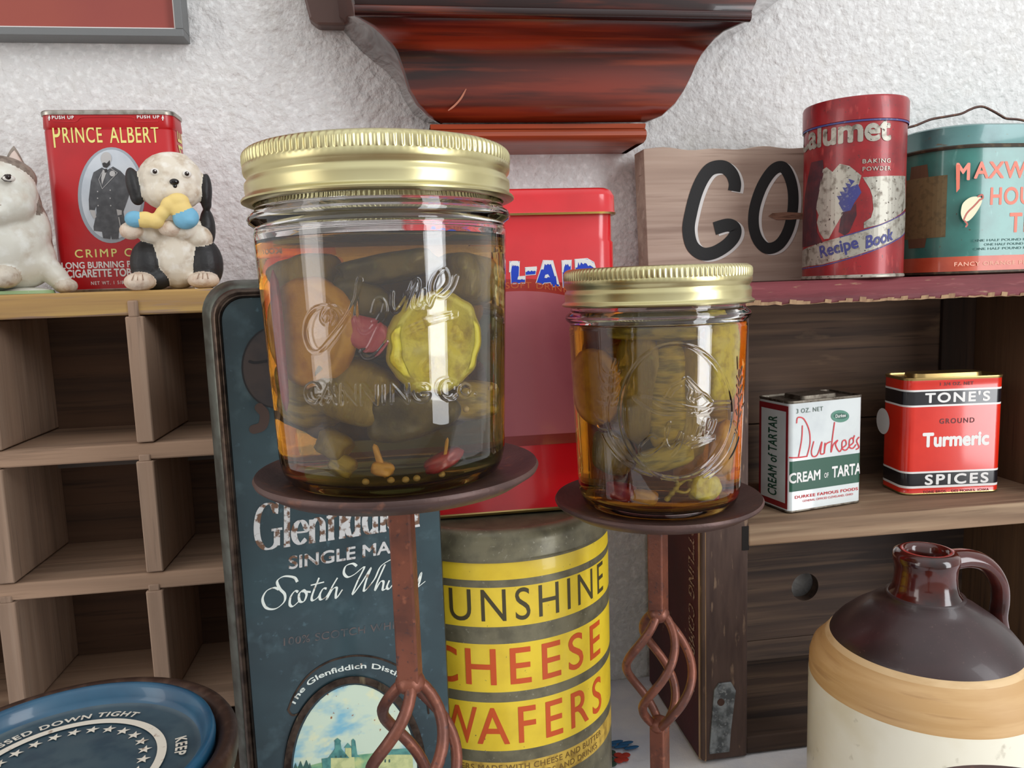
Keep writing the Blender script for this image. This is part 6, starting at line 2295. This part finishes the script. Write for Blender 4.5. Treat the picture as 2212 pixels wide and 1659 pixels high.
# small things on the bottom of the nearer jar
inside('pepper_stalk', chunk_mesh(0.0009, 0.0009, 0.0052, 50), [o_flesh], jl, -7, 0.0290, 0.0110, (0, R(-14), 0),
       'thin yellow stick leaning over the seeds in the nearer jar', 'pickle', GL)
inside('pepper_stalk', chunk_mesh(0.0005, 0.0005, 0.0040, 51), [o_flesh], jl, 30, 0.0290, 0.0120, (0, R(10), 0),
       'fine yellow sliver standing over the red pepper in the nearer jar', 'pickle', GL)
inside('pepper_piece', chunk_mesh(0.0058, 0.0030, 0.0026, 52), [r_flesh], jl, 30, 0.0270, 0.0088, (0, R(-20), R(20)),
       'red pepper piece on the bottom of the nearer jar at right', 'pickle', GL)
inside('garlic_clove', chunk_mesh(0.0036, 0.003, 0.0034, 53), [g_light], jl, -30, 0.0270, 0.0094, (0, R(30), 0),
       'pale olive clove on the bottom of the nearer jar at left', 'pickle', GL)
inside('pepper_piece', chunk_mesh(0.003, 0.0025, 0.0022, 54), [o_flesh], jl, -6, 0.0285, 0.0085, (0, R(10), 0),
       'small orange scrap at the foot of the yellow stick', 'pickle', GL)
for i, (u, v, rho) in enumerate(((792, 1071, 0.029), (878, 1064, 0.029), (902, 1063, 0.0285), (846, 1058, 0.028), (1014, 889, 0.033), (1072, 850, 0.033), (1084, 850, 0.033), (955, 1050, 0.028))):
    p = at(u, v, LY - rho * 0.97)
    dx_ = max(-0.031, min(0.031, (p.x - LX) * 0.93))
    dy_ = -math.sqrt(max(rho * rho - dx_ * dx_, 0.0001))
    o_ = obj('mustard_seed', MB().ball((0, 0, 0), (0.00105, 0.00105, 0.001), m=0, nu=12, nv=8), seed_m, None, smooth=180, loc=(LX + dx_, LY + dy_, max(p.z, LB + 0.0050)))
    tag(o_, 'tiny pale mustard seed in the nearer jar', 'seed', 'mustard seeds in the nearer jar')

# the farther jar
inside('squash_piece', chunk_mesh(0.0085, 0.005, 0.0185, 60), [y_flesh], jr_, 42, 0.0265, 0.0655, (0, R(4), R(42)),
       'bright yellow squash piece at the upper right of the farther jar', 'pickle', GR)
inside('pepper_slice', slice_mesh(0.0165, 0.0036, 61, False, 0.012), [o_flesh, o_flesh], jr_, -80, 0.0265, 0.0555, (0, 0, R(-72)),
       'amber oval slice pressed to the left side of the farther jar', 'pickle', GR)
for i, (ph, rho, z, sx, sy, sz, rt_, mt, lb) in enumerate((
        (-36, 0.0235, 0.056, 0.0085, 0.0055, 0.024, (0, R(2), R(-36)), g_flesh, 'olive cucumber spear standing left of the circle in the farther jar'),
        (-10, 0.0235, 0.053, 0.0072, 0.005, 0.025, (0, 0, R(-10)), g_light, 'lighter yellow olive spear standing behind the mountain in the farther jar'),
        (-19, 0.0165, 0.052, 0.010, 0.004, 0.027, (0, 0, R(-18)), g_dark, 'dark cucumber spear between two lighter spears in the farther jar'),
        (14, 0.022, 0.050, 0.0075, 0.0055, 0.026, (0, R(3), R(14)), g_flesh, 'olive cucumber spear right of the mountain in the farther jar'),
        (-14, 0.0265, 0.0265, 0.0110, 0.0046, 0.0055, (0, R(-14), R(-14)), g_light, 'slanting textured cucumber end below the script of the farther jar'),
        (-20, 0.022, 0.0790, 0.017, 0.008, 0.0032, (0, R(2), R(-20)), g_light, 'flat cucumber slice just under the lid of the farther jar'),
        (150, 0.014, 0.052, 0.018, 0.010, 0.026, (0, 0, R(-20)), g_light, 'wide cucumber spear at the back of the farther jar'),
        (-70, 0.0215, 0.0265, 0.0085, 0.006, 0.010, (0, R(12), R(-66)), g_flesh, 'olive wedge at the lower left of the farther jar'))):
    inside('cucumber_spear', chunk_mesh(sx, sy, sz, 70 + i), [mt], jr_, ph, rho, z, rt_, lb, 'pickle', GR)
for i, (ph, rho, z, s, mt, lb, nm) in enumerate((
        (22, 0.0265, 0.0125, (0.0068, 0.0045, 0.0058), y_flesh, 'yellow chunk on the bottom of the farther jar at right', 'squash_piece'),
        (-52, 0.0255, 0.0105, (0.0064, 0.004, 0.0042), r_flesh, 'red pepper piece on the bottom of the farther jar at left', 'pepper_piece'),
        (-30, 0.0265, 0.0095, (0.005, 0.0035, 0.0032), o_flesh, 'amber scrap on the bottom of the farther jar', 'pepper_piece'),
        (46, 0.0265, 0.028, (0.0065, 0.0045, 0.0125), o_flesh, 'amber piece below the yellow squash in the farther jar', 'pepper_piece'),
        (30, 0.0262, 0.0085, (0.0036, 0.003, 0.0024), r_flesh, 'dark red scrap beside the yellow chunk in the farther jar', 'pepper_piece'))):
    inside(nm, chunk_mesh(*s, 90 + i), [mt], jr_, ph, rho, z, (0, R(8), R(ph)), lb, 'pickle', GR)
fr_ = MB()
fp = [(-0.0045, 0, -0.0045), (-0.002, -0.0006, -0.001), (0.0, -0.001, 0.002), (-0.001, -0.0006, 0.0052), (-0.0062, 0, 0.0056)]
fr_.tube(smoothpath(fp, 5), [0.0008 + 0.0005 * math.sin(i) ** 2 for i in range(21)], 8)
fr_.tube(smoothpath([(0.0, -0.001, 0.002), (0.0036, -0.0006, 0.0045), (0.0056, 0, 0.0038)], 5), 0.0008, 8)
fr_.tube(smoothpath([(-0.001, -0.0008, 0.0), (0.003, -0.0006, -0.0012), (0.0052, 0, 0.0002)], 5), 0.0007, 8)
inside('dill_sprig', fr_, [g_light], jr_, -4, 0.0285, 0.0130, (0, 0, R(-4)), 'forked green dill sprig near the foot of the farther jar', 'herb', GR)
